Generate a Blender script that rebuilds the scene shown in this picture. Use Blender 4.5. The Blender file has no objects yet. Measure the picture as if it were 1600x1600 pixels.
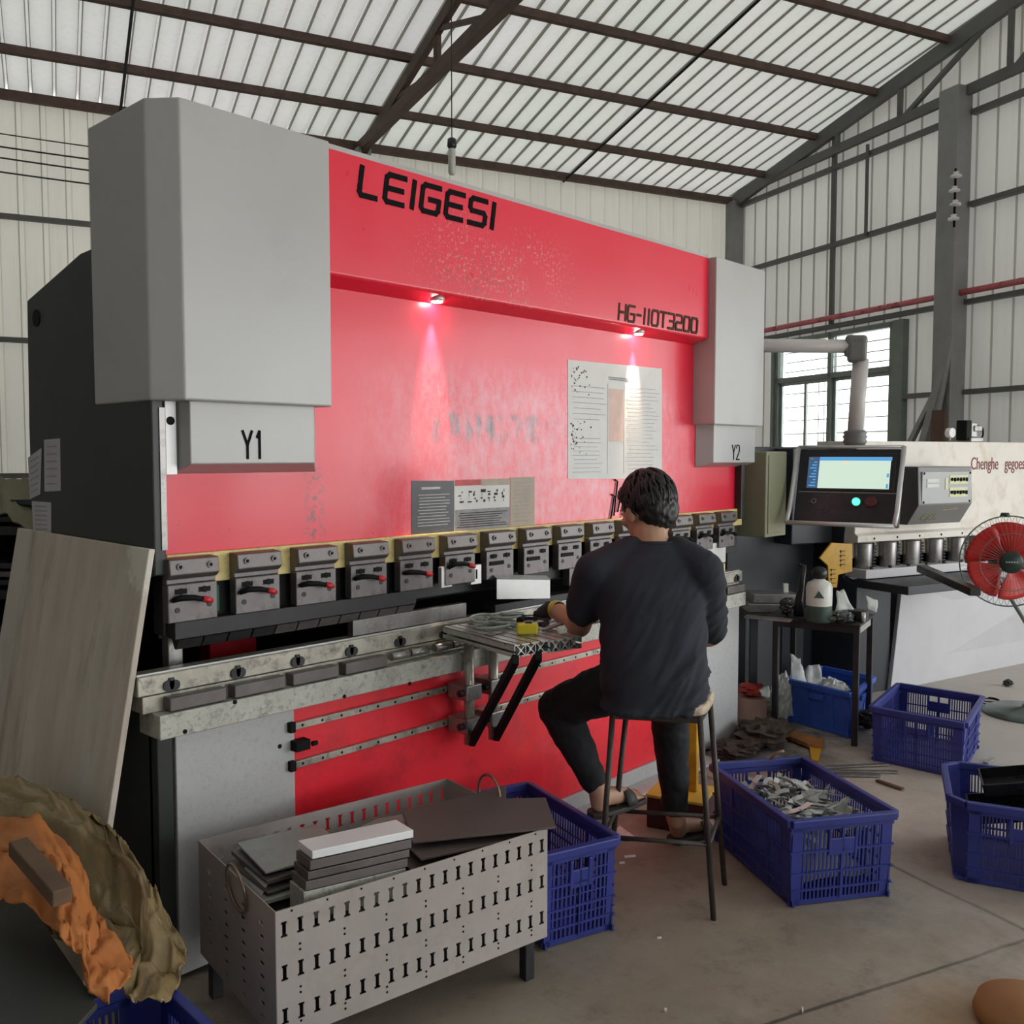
import bpy, bmesh, math, random
from mathutils import Vector as V, Matrix, noise
rnd = random.Random(7)
SC = bpy.context.scene
COL = SC.collection

# ------------------------------------------------------------------ camera
F, CAMH = 1475.0, 1.5
HD, PT = math.radians(47.12), math.radians(3.44)
FW0 = V((math.sin(HD), math.cos(HD), 0)); RT = V((math.cos(HD), -math.sin(HD), 0)); UP0 = V((0, 0, 1))
FW = FW0*math.cos(PT) - UP0*math.sin(PT); UP = UP0*math.cos(PT) + FW0*math.sin(PT)
CAM = V((0, 0, CAMH))
cd = bpy.data.cameras.new('camera'); cam = bpy.data.objects.new('camera', cd); COL.objects.link(cam)
cd.sensor_width = 36; cd.sensor_fit = 'HORIZONTAL'; cd.lens = 36*F/1600; cd.clip_start = .02
cam.matrix_world = Matrix.Translation(CAM) @ Matrix((RT, UP, -FW)).transposed().to_4x4()
SC.camera = cam

# a point of the place from a point of the photograph and the surface it lies on
def ray(x, y): return FW + RT*((x-800)/F) - UP*((y-800)/F)
def PA(x, y, ax, val):
    d = ray(x, y); return CAM + d*((val-CAM[ax])/d[ax])
def PX(x, y, v): return PA(x, y, 0, v)
def PY(x, y, v): return PA(x, y, 1, v)
def PZ(x, y, v=0.0): return PA(x, y, 2, v)
def PD(x, y, d): return CAM + ray(x, y)*d
def PP(x, y, p, n):
    d = ray(x, y); return CAM + d*((p-CAM).dot(n)/d.dot(n))

# ------------------------------------------------------------------ mesh builder
class MB:
    def __init__(s): s.v = []; s.f = []; s.sm = []; s.mi = []; s.m = 0
    def add(s, vs, fs, smooth=False):
        b = len(s.v); s.v += [V(p) for p in vs]
        for f in fs: s.f.append(tuple(i+b for i in f)); s.sm.append(smooth); s.mi.append(s.m)
        return s
    def obox(s, c, ax, ay, az):
        c = V(c); ax = V(ax); ay = V(ay); az = V(az)
        if ax.cross(ay).dot(az) < 0: ax = -ax
        vs = [c+ax*i+ay*j+az*k for k in (-1, 1) for j in (-1, 1) for i in (-1, 1)]
        return s.add(vs, [(0,2,3,1),(4,5,7,6),(0,1,5,4),(2,6,7,3),(0,4,6,2),(1,3,7,5)])
    def box(s, x0, x1, y0, y1, z0, z1):
        return s.obox(((x0+x1)/2,(y0+y1)/2,(z0+z1)/2), (abs(x1-x0)/2,0,0),(0,abs(y1-y0)/2,0),(0,0,abs(z1-z0)/2))
    def bar(s, p0, p1, w, h, up=(0,0,1)):
        p0 = V(p0); p1 = V(p1); d = (p1-p0); L = d.length; d.normalize(); up = V(up)
        if abs(d.dot(up.normalized())) > .99: up = V((0,1,0)) if abs(d.y) < .9 else V((1,0,0))
        sd = d.cross(up).normalized(); u = sd.cross(d)
        return s.obox((p0+p1)/2, d*(L/2), sd*(w/2), u*(h/2))
    def prism(s, pts, ext):
        pts = [V(p) for p in pts]; ext = V(ext); n = len(pts)
        nn = V((0,0,0))
        for i in range(n): nn += pts[i].cross(pts[(i+1) % n])
        if nn.dot(ext) > 0: pts.reverse()
        fs = [tuple(range(n)), tuple(range(2*n-1, n-1, -1))]
        fs += [(i, i+n, (i+1) % n+n, (i+1) % n) for i in range(n)]
        return s.add(pts+[p+ext for p in pts], fs)
    def frame(s, d):
        d = V(d).normalized(); a = V((0,0,1)) if abs(d.z) < .9 else V((1,0,0))
        u = d.cross(a).normalized(); return d, u, d.cross(u)
    def rings(s, rings, caps=True, smooth=True, closed=False):
        n = len(rings[0]); b = []
        vs = [p for r in rings for p in r]; m = len(rings)
        for i in range(m if closed else m-1):
            for j in range(n):
                a0 = i*n+j; a1 = i*n+(j+1) % n; c0 = ((i+1) % m)*n+j; c1 = ((i+1) % m)*n+(j+1) % n
                b.append((a0, a1, c1, c0))
        s.add(vs, b, smooth)
        if caps and not closed:
            base = len(s.v)-len(vs)
            s.f.append(tuple(base+j for j in range(n-1, -1, -1))); s.sm.append(False); s.mi.append(s.m)
            s.f.append(tuple(base+(m-1)*n+j for j in range(n))); s.sm.append(False); s.mi.append(s.m)
        return s
    def cyl(s, p0, p1, r0, r1=None, n=16, caps=True):
        r1 = r0 if r1 is None else r1; p0 = V(p0); p1 = V(p1); d, u, w = s.frame(p1-p0)
        R = lambda p, r: [p+u*(r*math.cos(t*2*math.pi/n))+w*(r*math.sin(t*2*math.pi/n)) for t in range(n)]
        return s.rings([R(p0, r0), R(p1, r1)], caps)
    def lathe(s, prof, c, axis=(0,0,1), n=20, caps=True):
        c = V(c); d, u, w = s.frame(axis)
        return s.rings([[c+d*z+u*(r*math.cos(t*2*math.pi/n))+w*(r*math.sin(t*2*math.pi/n)) for t in range(n)] for r, z in prof], caps)
    def tube(s, pts, r, n=8, closed=False, caps=True):
        pts = [V(p) for p in pts]; m = len(pts); rr = []; u = None
        for i, p in enumerate(pts):
            a = pts[(i-1) % m] if (closed or i > 0) else p; b = pts[(i+1) % m] if (closed or i < m-1) else p
            d = (b-a).normalized()
            if u is None: _, u, _w = s.frame(d)
            u = (u-d*u.dot(d)).normalized(); w = d.cross(u); q = r[i] if isinstance(r, (list, tuple)) else r
            rr.append([p+u*(q*math.cos(t*2*math.pi/n))+w*(q*math.sin(t*2*math.pi/n)) for t in range(n)])
        return s.rings(rr, caps, True, closed)
    def torus(s, c, nrm, R, r, n=28, k=8, a0=0, a1=2*math.pi):
        d, u, w = s.frame(nrm); c = V(c); full = abs(a1-a0-2*math.pi) < 1e-6
        pts = [c+u*(R*math.cos(a0+(a1-a0)*i/(n if full else n-1)))+w*(R*math.sin(a0+(a1-a0)*i/(n if full else n-1))) for i in range(n)]
        return s.tube(pts, r, k, full)
    def grid(s, rows, thick=0, smooth=True):
        n = len(rows[0]); m = len(rows); vs = [V(p) for r in rows for p in r]
        fs = [(i*n+j, i*n+j+1, (i+1)*n+j+1, (i+1)*n+j) for i in range(m-1) for j in range(n-1)]
        return s.add(vs, fs, smooth)
    def ell(s, c, rx, ry, rz, ax=None, n=16, m=10):
        c = V(c); X, Y, Z = ax if ax else (V((1,0,0)), V((0,1,0)), V((0,0,1)))
        rr = []
        for i in range(1, m):
            t = math.pi*i/m
            rr.append([c+X*(rx*math.sin(t)*math.cos(p*2*math.pi/n))+Y*(ry*math.sin(t)*math.sin(p*2*math.pi/n))-Z*(rz*math.cos(t)) for p in range(n)])
        b = len(s.v); s.rings(rr, False)
        e = len(s.v); s.v += [c-Z*rz, c+Z*rz]
        for j in range(n):
            s.f.append((e, b+(j+1) % n, b+j)); s.sm.append(True); s.mi.append(s.m)
            q = b+(m-2)*n; s.f.append((e+1, q+j, q+(j+1) % n)); s.sm.append(True); s.mi.append(s.m)
        return s
    def mesh(s, name, off=V((0,0,0))):
        me = bpy.data.meshes.new(name); me.from_pydata([tuple(p-off) for p in s.v], [], s.f)
        me.polygons.foreach_set('use_smooth', s.sm); me.polygons.foreach_set('material_index', s.mi); me.update()
        return me
    def build(s, name, mat, parent=None, bevel=0, seg=2, local=False, thick=0):
        off = V((0,0,0)) if (local or parent is None) else ROOT[parent.name]
        me = s.mesh(name, off); o = bpy.data.objects.new(name, me); COL.objects.link(o)
        for m in (mat if isinstance(mat, (list, tuple)) else [mat]): me.materials.append(m)
        if parent is not None: o.parent = parent; ROOT[o.name] = ROOT[parent.name]
        if thick:
            q = o.modifiers.new('thickness', 'SOLIDIFY'); q.thickness = thick; q.offset = 0
        if bevel:
            q = o.modifiers.new('bevel', 'BEVEL'); q.width = bevel; q.segments = seg; q.limit_method = 'ANGLE'; q.angle_limit = .6
        return o
ROOT = {}
def tag(o, label=None, cat=None, group=None, kind=None):
    if label: o['label'] = label
    if cat: o['category'] = cat
    if group: o['group'] = group
    if kind: o['kind'] = kind
    return o
def thing(name, label, cat, loc=(0,0,0), rz=0, group=None):
    o = bpy.data.objects.new(name, None); COL.objects.link(o); o.location = loc; o.rotation_euler = (0,0,rz)
    o.empty_display_size = .1; ROOT[o.name] = V(loc); return tag(o, label, cat, group)
def solo(mb, name, mat, label, cat, group=None, bevel=0, kind=None, thick=0, loc=None):
    # a thing that is one mesh; its origin sits at its base
    xs = [p.x for p in mb.v]; ys = [p.y for p in mb.v]; zs = [p.z for p in mb.v]
    c = V(((min(xs)+max(xs))/2, (min(ys)+max(ys))/2, min(zs)))
    me = mb.mesh(name, c); o = bpy.data.objects.new(name, me); COL.objects.link(o); o.location = c
    for m in (mat if isinstance(mat, (list, tuple)) else [mat]): me.materials.append(m)
    if thick:
        q = o.modifiers.new('thickness', 'SOLIDIFY'); q.thickness = thick; q.offset = 0
    if bevel:
        q = o.modifiers.new('bevel', 'BEVEL'); q.width = bevel; q.segments = 2; q.limit_method = 'ANGLE'; q.angle_limit = .6
    ROOT[o.name] = c
    return tag(o, label, cat, group, kind)
def struct(mb, name, mat, bevel=0):
    o = mb.build(name, mat, None, bevel); o['kind'] = 'structure'; ROOT[o.name] = V((0,0,0)); return o
def copy_tree(o, parent=None, mats=None):
    c = o.copy(); COL.objects.link(c)
    if parent is not None: c.parent = parent
    for ch in list(o.children): copy_tree(ch, c)
    return c

# ------------------------------------------------------------------ materials
class NT:
    def __init__(s, name):
        s.mat = bpy.data.materials.new(name); s.mat.use_nodes = True; s.t = s.mat.node_tree; s.b = s.t.nodes['Principled BSDF']
        s.tc = s.t.nodes.new('ShaderNodeTexCoord')
    def n(s, typ, **kw):
        x = s.t.nodes.new(typ)
        for k, v in kw.items(): setattr(x, k, v)
        return x
    def link(s, a, b): s.t.links.new(a, b)
    def val(s, sock, v):
        if hasattr(v, 'is_output') or hasattr(v, 'links'): s.link(v, sock)
        else: sock.default_value = v
    def math(s, op, a, b=0.0, c=None):
        x = s.n('ShaderNodeMath', operation=op); s.val(x.inputs[0], a); s.val(x.inputs[1], b)
        if c is not None: s.val(x.inputs[2], c)
        return x.outputs[0]
    def map(s, scale=(1,1,1), rot=(0,0,0), src='Object'):
        m = s.n('ShaderNodeMapping'); m.inputs['Scale'].default_value = scale; m.inputs['Rotation'].default_value = rot
        s.link(s.tc.outputs[src], m.inputs['Vector']); return m.outputs[0]
    def noise(s, scale, detail=4, rough=.6, vec=None, dist=0):
        x = s.n('ShaderNodeTexNoise'); x.inputs['Scale'].default_value = scale; x.inputs['Detail'].default_value = detail
        x.inputs['Roughness'].default_value = rough; x.inputs['Distortion'].default_value = dist
        s.link(vec if vec is not None else s.tc.outputs['Object'], x.inputs['Vector']); return x.outputs[0]
    def ramp(s, fac, a, b, lo=0.0, hi=1.0):
        x = s.n('ShaderNodeMapRange'); x.clamp = True; s.val(x.inputs[0], fac); x.inputs[1].default_value = a; x.inputs[2].default_value = b
        x.inputs[3].default_value = lo; x.inputs[4].default_value = hi; return x.outputs[0]
    def mix(s, fac, a, b, mode='MIX'):
        x = s.n('ShaderNodeMix', data_type='RGBA', blend_type=mode); s.val(x.inputs[0], fac)
        for i, q in ((6, a), (7, b)):
            if isinstance(q, (tuple, list)): x.inputs[i].default_value = (*q[:3], 1)
            else: s.link(q, x.inputs[i])
        return x.outputs[2]
    def axis(s):
        x = s.n('ShaderNodeSeparateXYZ'); s.link(s.tc.outputs['Object'], x.inputs[0]); return x.outputs
    def band(s, c, lo, hi, soft=.02):
        return s.math('MULTIPLY', s.ramp(c, lo-soft, lo+soft), s.ramp(c, hi-soft, hi+soft, 1, 0))
    def bump(s, h, strength=.2, dist=.01):
        x = s.n('ShaderNodeBump'); x.inputs['Strength'].default_value = strength; x.inputs['Distance'].default_value = dist
        s.link(h, x.inputs['Height']); s.link(x.outputs[0], s.b.inputs['Normal'])
def mk(name, col, rough=.5, metal=0.0, var=.12, scale=6, dirt=None, damt=.5, dscale=9, bump=0, bscale=60, stretch=(1,1,1), coat=0, spec=.5):
    t = NT(name); b = t.b; vec = t.map(stretch)
    n1 = t.noise(scale, 5, .6, vec)
    c = t.mix(t.ramp(n1, .3, .7), [k*(1-var) for k in col], [min(1, k*(1+var)) for k in col])
    if dirt:
        n2 = t.noise(dscale, 8, .7, vec, .4)
        c = t.mix(t.math('MULTIPLY', t.ramp(n2, .5, .68), damt), c, dirt)
    t.link(c, b.inputs['Base Color']); b.inputs['Metallic'].default_value = metal
    t.link(t.ramp(n1, .25, .75, max(.03, rough-.08), min(1, rough+.08)), b.inputs['Roughness'])
    b.inputs['Specular IOR Level'].default_value = spec
    if coat: b.inputs['Coat Weight'].default_value = coat; b.inputs['Coat Roughness'].default_value = .06
    if bump: t.bump(t.noise(bscale, 5, .6, vec), bump, .004)
    return t.mat
def emit(name, col, st):
    t = NT(name); t.b.inputs['Base Color'].default_value = (*[c*.3 for c in col], 1)
    t.b.inputs['Emission Color'].default_value = (*col, 1); t.b.inputs['Emission Strength'].default_value = st
    t.b.inputs['Roughness'].default_value = .3; return t.mat
def srgb(r, g, b):
    f = lambda c: (c/12.92 if c <= .04045 else ((c+.055)/1.055)**2.4)
    return (f(r/255), f(g/255), f(b/255))

M = {}
ROOF_T = .125
M['steel'] = mk('worn_steel', (.36,.35,.34), .38, .75, .25, 7, (.10,.085,.07), .6, 14)
M['dirty_steel'] = mk('grimy_steel', (.46,.46,.41), .5, .3, .2, 9, (.07,.065,.055), .6, 55, .15, 90)
M['rail_steel'] = mk('ground_rail_steel', (.44,.42,.36), .35, .55, .25, 9, (.06,.055,.05), .7, 22)
M['bright_steel'] = mk('bright_steel', (.60,.60,.60), .35, .4, .1, 5)
M['dark_steel'] = mk('dark_steel', (.035,.035,.038), .45, .4, .3, 8)
M['clamp_steel'] = mk('blackened_clamp_steel', (.17,.155,.155), .42, .55, .2, 10, (.05,.045,.045), .5, 22)
M['cap_steel'] = mk('clamp_cap_steel', (.15,.135,.13), .4, .55, .2, 10)
M['black'] = mk('matt_black', (.007,.007,.008), .6, 0, .2, spec=.15)
M['black_plastic'] = mk('black_plastic', (.012,.013,.015), .35, 0, .2)
M['press_grey'] = mk('warm_grey_paint', (.46,.46,.455), .36, .1, .03, 2, (.30,.29,.28), .12, 5)
M['apron_grey'] = mk('apron_grey_paint', (.50,.50,.505), .5, .1, .06, 3, (.25,.24,.23), .3, 60)
M['frame_green'] = mk('dark_green_frame_paint', (.030,.034,.032), .4, 0, .12, 2)
M['pale_yellow'] = mk('pale_yellow_primer', (.75,.62,.27), .55, 0, .12, 12, (.35,.25,.08), .5, 30)
M['red_plastic'] = mk('red_lever_plastic', (.55,.02,.03), .35)
M['ink'] = mk('black_lettering', (.008,.008,.009), .75, spec=.08)
M['ink_faded'] = mk('faded_lettering', (.075,.055,.04), .75, 0, .3, 30, spec=.1)
M['olive'] = mk('olive_cabinet_paint', (.30,.30,.20), .45, 0, .08, 2)
M['alu'] = mk('anodised_aluminium', (.60,.62,.60), .32, .7, .1, 10, (.2,.22,.2), .4, 20)
M['white_paper'] = mk('paper', (.72,.72,.70), .6, 0, .06, 9)
M['paper_lilac'] = mk('lilac_paper', (.50,.48,.52), .6, 0, .06, 9)
M['grey_print'] = mk('grey_print', (.30,.30,.31), .6, 0, .2, 30)
M['pale_print'] = mk('pale_print', (.45,.45,.45), .6, 0, .2, 30)
M['red_print'] = mk('red_print', (.55,.10,.10), .6, 0, .25, 30)
M['pink_print'] = mk('pink_print', (.72,.52,.45), .6, 0, .1, 20)
M['beige_print'] = mk('beige_print', (.42,.34,.26), .5, 0, .15, 20)
M['plate_dark'] = mk('engraved_dark_plate', (.075,.08,.095), .45, 0, .3, 6)
M['plastic_blue'] = mk('blue_crate_plastic', (.030,.042,.25), .42, 0, .15, 5, (.035,.04,.11), .5, 12)
M['plastic_blue_bin'] = mk('bright_blue_bin_plastic', (.05,.14,.62), .35, 0, .1, 4, (.03,.04,.2), .4, 8)
M['board'] = None
M['olive_tarp'] = mk('olive_tarpaulin', (.25,.18,.085), .24, 0, .2, 3, (.10,.08,.045), .5, 5, .15, 25)
M['orange_cloth'] = mk('orange_cloth', (.44,.15,.035), .55, 0, .15, 3, (.22,.08,.03), .5, 5, .1, 40)
M['tshirt'] = mk('navy_black_cotton', (.019,.021,.032), .85, 0, .15, 5, None, 0, 1, .25, 40)
M['trousers'] = mk('black_trousers', (.010,.011,.014), .8, 0, .2, 6, None, 0, 1, .25, 30)
M['skin'] = mk('skin', (.50,.29,.19), .5, 0, .08, 9)
M['hair'] = mk('black_hair', (.010,.009,.009), .45, 0, .3, 40, None, 0, 1, .6, 90, (1,1,.25))
M['glove'] = mk('dark_knit_glove', (.045,.028,.03), .9, 0, .2, 60, None, 0, 1, .4, 160)
M['slipper'] = mk('dark_rubber_slipper', (.05,.045,.04), .6)
M['seat_wood'] = mk('worn_stool_seat', (.55,.45,.33), .6, 0, .2, 8, (.12,.08,.05), .7, 16)
M['rust'] = mk('rusty_steel', (.12,.07,.05), .7, .2, .35, 10, (.05,.03,.025), .6, 20)
M['stool_steel'] = mk('dark_stool_steel', (.045,.036,.032), .5, .2, .3, 10, (.12,.08,.06), .4, 25)
M['rust_beam'] = mk('rusty_red_oxide_beam', (.085,.05,.04), .7, .1, .35, 8, (.13,.09,.05), .5, 14)
M['grey_beam'] = mk('grey_steel_beam', (.25,.25,.25), .55, .1, .15, 4)
M['dark_beam'] = mk('dark_grey_girt', (.12,.12,.115), .6, .1, .15, 4)
M['pipe_pink'] = mk('red_painted_pipe', (.50,.10,.12), .3, 0, .25, 6)
M['yellow'] = mk('yellow_paint', (.60,.33,.02), .45, 0, .12, 6, (.2,.12,.02), .4, 15)
M['pedal_yellow'] = mk('pedal_yellow_paint', (.72,.50,.06), .5, 0, .12, 6)
M['pedal_red'] = mk('dark_maroon_paint', (.06,.012,.012), .5, 0, .2, 6)
M['cream'] = mk('cream_paint', (.80,.75,.68), .45, 0, .05, 3, (.50,.40,.24), .5, 7)
M['lilac_grey'] = mk('lilac_grey_paint', (.60,.59,.61), .45, 0, .04, 2, (.40,.39,.40), .15, 5)
M['shear_dark'] = mk('dark_blue_grey_paint', (.03,.033,.042), .45, 0, .15, 3)
M['pendant_grey'] = mk('grey_pipe_paint', (.56,.53,.52), .4, 0, .06, 3)
M['elbow_grey'] = mk('dark_elbow_plastic', (.17,.17,.165), .5, 0, .1, 8)
M['monitor'] = mk('black_monitor_case', (.014,.017,.022), .3, 0, .1, 5)
M['console_grey'] = mk('console_grey_paint', (.21,.21,.20), .45, 0, .08, 5)
M['console_side'] = mk('console_side_paint', (.045,.043,.05), .45, 0, .08, 5)
M['panel_grey'] = mk('console_panel_film', (.38,.39,.40), .35, 0, .05, 9)
M['yellow_print'] = mk('pale_yellow_print', (.65,.66,.35), .4, 0, .1, 20)
M['text_red'] = mk('maroon_lettering', (.22,.025,.03), .5, 0, .2, 20)
M['chalk'] = mk('ochre_chalk', (.45,.34,.16), .9, 0, .2, 40)
M['fan_red'] = mk('red_fan_plastic', (.72,.035,.03), .28, 0, .08, 5)
M['fan_cage'] = mk('green_grey_wire', (.14,.18,.165), .35, .4, .1)
M['fan_hub'] = mk('dark_green_plastic', (.012,.03,.02), .35)
M['white_porcelain'] = mk('white_porcelain', (.75,.75,.73), .25)
M['bottle'] = mk('frosted_white_plastic', (.68,.69,.64), .35, 0, .06, 7)
M['bottle_green'] = mk('dark_green_label', (.05,.085,.065), .45, 0, .25, 9)
M['bag'] = mk('white_plastic_film', (.70,.72,.70), .3, 0, .1, 9, (.3,.3,.3), .4, 12)
M['dark_bag'] = mk('dark_plastic_film', (.06,.065,.065), .25, 0, .4, 9)
M['red_cloth'] = mk('red_bag_film', (.55,.05,.04), .4, 0, .3, 9, (.6,.3,.1), .5, 14)
M['pink_box'] = mk('faded_pink_carton', (.55,.33,.28), .7, 0, .15, 9)
M['brown_trash'] = mk('oily_brown_rag', (.045,.032,.024), .85, 0, .4, 9, (.12,.07,.03), .5, 12, .4, 30)
M['orange_scrap'] = mk('orange_brown_scrap', (.35,.15,.04), .6, 0, .4, 9, (.08,.04,.02), .6, 9)
M['tape_yellow'] = mk('yellow_tape_case', (.62,.52,.03), .35, 0, .1)
M['ring_green'] = mk('grey_green_gasket', (.36,.45,.40), .5, .1, .15, 12)
M['green_part'] = mk('green_plastic', (.0,.16,.085), .3)
M['scrap'] = mk('steel_offcut', (.36,.38,.36), .4, .3, .3, 3, (.1,.1,.1), .4, 9)
M['scrap_bright'] = mk('bright_offcut', (.62,.64,.64), .35, .4, .1, 3)
M['plate_brown'] = mk('brown_grey_sheet_steel', (.145,.125,.118), .5, .3, .12, 3)
M['plate_side'] = mk('grey_green_sheet', (.040,.043,.040), .6, .1, .15, 2)
M['box_metal'] = mk('pinkish_grey_box_steel', (.42,.375,.355), .55, .15, .12, 3, (.27,.23,.18), .4, 6)
M['cable'] = mk('dark_cable', (.02,.018,.018), .6)
M['copper'] = mk('tarnished_ring', (.25,.18,.13), .4, .6, .3, 20)
M['bulb'] = mk('frosted_bulb_glass', (.55,.56,.52), .2)
M['tray'] = mk('black_tray_plastic', (.012,.013,.015), .3)
M['cardboard'] = mk('brown_cardboard', (.33,.15,.05), .7, 0, .15, 5)
M['stick'] = mk('old_wood_batten', (.14,.085,.05), .75, 0, .25, 5, None, 0, 1, .2, 30, (1,1,6))
M['green_sheet'] = mk('olive_green_sheet', (.12,.115,.06), .6, 0, .2, 3)
M['window_frame'] = mk('grey_green_window_frame', (.17,.20,.18), .5)
M['sash'] = mk('pale_sash', (.55,.58,.57), .4)
M['screen_pale'] = emit('screen_pale', (.72,.90,.76), .45)
M['screen_blue'] = emit('screen_blue', (.10,.38,.75), .5)
M['screen_navy'] = emit('screen_navy', (.06,.13,.26), .4)
M['screen_orange'] = emit('screen_orange', (.8,.42,.2), .9)
M['green_button'] = emit('green_button', (.05,.75,.35), 2.2)
M['lamp_lens'] = emit('lamp_lens', (1,.93,.86), 40)

# glass
t = NT('clear_glass'); t.b.inputs['Base Color'].default_value = (.92,.96,.94,1); t.b.inputs['Roughness'].default_value = .02
t.b.inputs['Transmission Weight'].default_value = 1; t.b.inputs['IOR'].default_value = 1.45; M['glass'] = t.mat

# red press paint with wear and a painted reflection, coordinates relative to the machine's base corner
def red_paint(name, wear):
    t = NT(name); b = t.b; ax = t.axis(); x, z = ax[0], ax[2]
    base = t.mix(t.ramp(t.noise(1.6, 3), .3, .7), (.80,.016,.050), (.86,.022,.060))
    mul = lambda *a: a[0] if len(a) == 1 else t.math('MULTIPLY', a[0], mul(*a[1:]))
    if wear == 'bed': base = t.mix(t.ramp(t.noise(1.6, 3), .3, .7), (.90,.022,.042), (.95,.03,.05))
    if wear == 'ram':
        # worn row of old lettering and scratches
        vec = t.map((1,1,.45))
        n = t.noise(17, 6, .7, vec)
        m1 = mul(t.band(x, 1.02, 1.70), t.band(z, 1.545, 1.655, .012), t.ramp(n, .50, .57))
        m2 = mul(t.band(x, 1.0, 2.2, .1), t.band(z, 1.42, 1.80, .05), t.ramp(t.noise(60, 4, .8), .57, .63))
        m3 = mul(t.band(x, .485, .535, .025), t.band(z, 1.22, 1.47), t.ramp(t.noise(45, 5, .8), .50, .56))
        m4 = mul(t.ramp(z, 1.45, 1.25), t.ramp(t.noise(70, 4, .8), .62, .68))
        m5 = mul(t.band(x, 1.74, 1.86, .03), t.band(z, 1.5, 1.9), t.ramp(t.noise(38, 5, .8), .54, .6))
        m = t.math('MAXIMUM', t.math('MAXIMUM', m1, m5), t.math('MAXIMUM', t.math('MULTIPLY', m2, .6), t.math('MAXIMUM', m3, m4)))
        base = t.mix(t.math('MULTIPLY', m, .88), base, (.10,.06,.07))
        rub_glow = mul(t.band(x, .95, 2.5, .35), t.ramp(z, 1.88, 1.72), t.ramp(t.noise(24, 6, .75, t.map((1,1,.5))), .36, .62))  # rubbed paint tinted pink to stand in for the door's reflection
        base = t.mix(t.math('MULTIPLY', rub_glow, .55), base, (.74,.42,.51))
    elif wear == 'hood':
        n = t.noise(75, 5, .8); cl = t.noise(6, 3, .6)
        m = mul(t.band(x, .95, 1.62, .15), t.band(z, 2.06, 2.33, .06), t.ramp(n, .555, .585), t.ramp(cl, .40, .52))
        base = t.mix(t.math('MULTIPLY', m, .8), base, (.62,.42,.36))
        m2 = mul(t.band(x, .98, 1.40, .12), t.band(z, 2.06, 2.19, .05), t.ramp(t.noise(40, 5, .8), .56, .60))
        base = t.mix(t.math('MULTIPLY', m2, .8), base, (.14,.12,.07))
    else:
        m = mul(t.ramp(t.noise(5, 7, .7), .52, .7), .45)
        base = t.mix(m, base, (.36,.012,.022))
    t.link(base, b.inputs['Base Color'])
    t.link(t.ramp(t.noise(5, 5), .3, .7, .27, .36), b.inputs['Roughness'])
    b.inputs['Specular IOR Level'].default_value = .55; b.inputs['Coat Weight'].default_value = .2; b.inputs['Coat Roughness'].default_value = .10
    return t.mat
M['red_ram'] = red_paint('red_ram_paint', 'ram'); M['red_hood'] = red_paint('red_hood_paint', 'hood'); M['red_bed'] = red_paint('red_bed_paint', 'bed')

# floor concrete with joints, stains and an ochre patch
t = NT('stained_concrete'); b = t.b; ax = t.axis()
base = t.mix(t.ramp(t.noise(1.3, 8, .65), .3, .7), (.22,.18,.138), (.37,.318,.258))
base = t.mix(t.math('MULTIPLY', t.ramp(t.noise(5.5, 10, .75), .52, .68), .45), base, (.075,.058,.045))
base = t.mix(t.math('MULTIPLY', t.ramp(t.noise(28, 6, .8), .6, .7), .5), base, (.06,.05,.04))
def seg_mask(p, q, w):
    p = V(p); q = V(q); n = V((-(q-p).y, (q-p).x, 0)).normalized()
    d = t.math('ABSOLUTE', t.math('ADD', t.math('ADD', t.math('MULTIPLY', ax[0], n.x), t.math('MULTIPLY', ax[1], n.y)), t.math('SUBTRACT', t.math('MULTIPLY', t.noise(3, 4), .03), n.dot(p)+.015)))
    return t.ramp(d, w*.4, w, 1, 0)
for p, q, w in ((PZ(1394,1353), PZ(1600,1453), .012), (PZ(1205,1600), PZ(1600,1470), .009)):
    base = t.mix(t.math('MULTIPLY', seg_mask(p, q, w), .8), base, (.03,.024,.02))
pale = t.math('MULTIPLY', t.ramp(t.math('ADD', t.math('ADD', t.math('MULTIPLY', ax[0], .80), t.math('MULTIPLY', ax[1], -.35)), t.math('MULTIPLY', t.noise(1.1, 7, .7), 4.5)), 3.9, 5.6), .6)  # paler to the right: door light painted into the concrete colour
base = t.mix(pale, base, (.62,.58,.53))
pc = PZ(1560, 1620); gx = t.math('SUBTRACT', ax[0], pc.x); gy = t.math('SUBTRACT', ax[1], pc.y)
dd = t.math('SQRT', t.math('ADD', t.math('MULTIPLY', gx, gx), t.math('MULTIPLY', gy, gy)))
base = t.mix(t.math('MULTIPLY', t.ramp(dd, .12, .32, 1, 0), .55), base, (.35,.21,.08))
# oily black ground close to the machine foot
oil = t.math('MULTIPLY', t.ramp(t.noise(4, 7, .7), .36, .6), t.math('MULTIPLY', t.band(ax[0], 3.7, 5.3, .25), t.ramp(ax[1], 1.75, 2.1)))
base = t.mix(t.math('MULTIPLY', oil, .8), base, (.022,.02,.018))
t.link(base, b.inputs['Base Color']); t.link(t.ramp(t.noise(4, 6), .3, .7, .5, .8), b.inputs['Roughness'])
t.bump(t.noise(30, 8, .7), .3, .006); M['floor'] = t.mat

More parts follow.
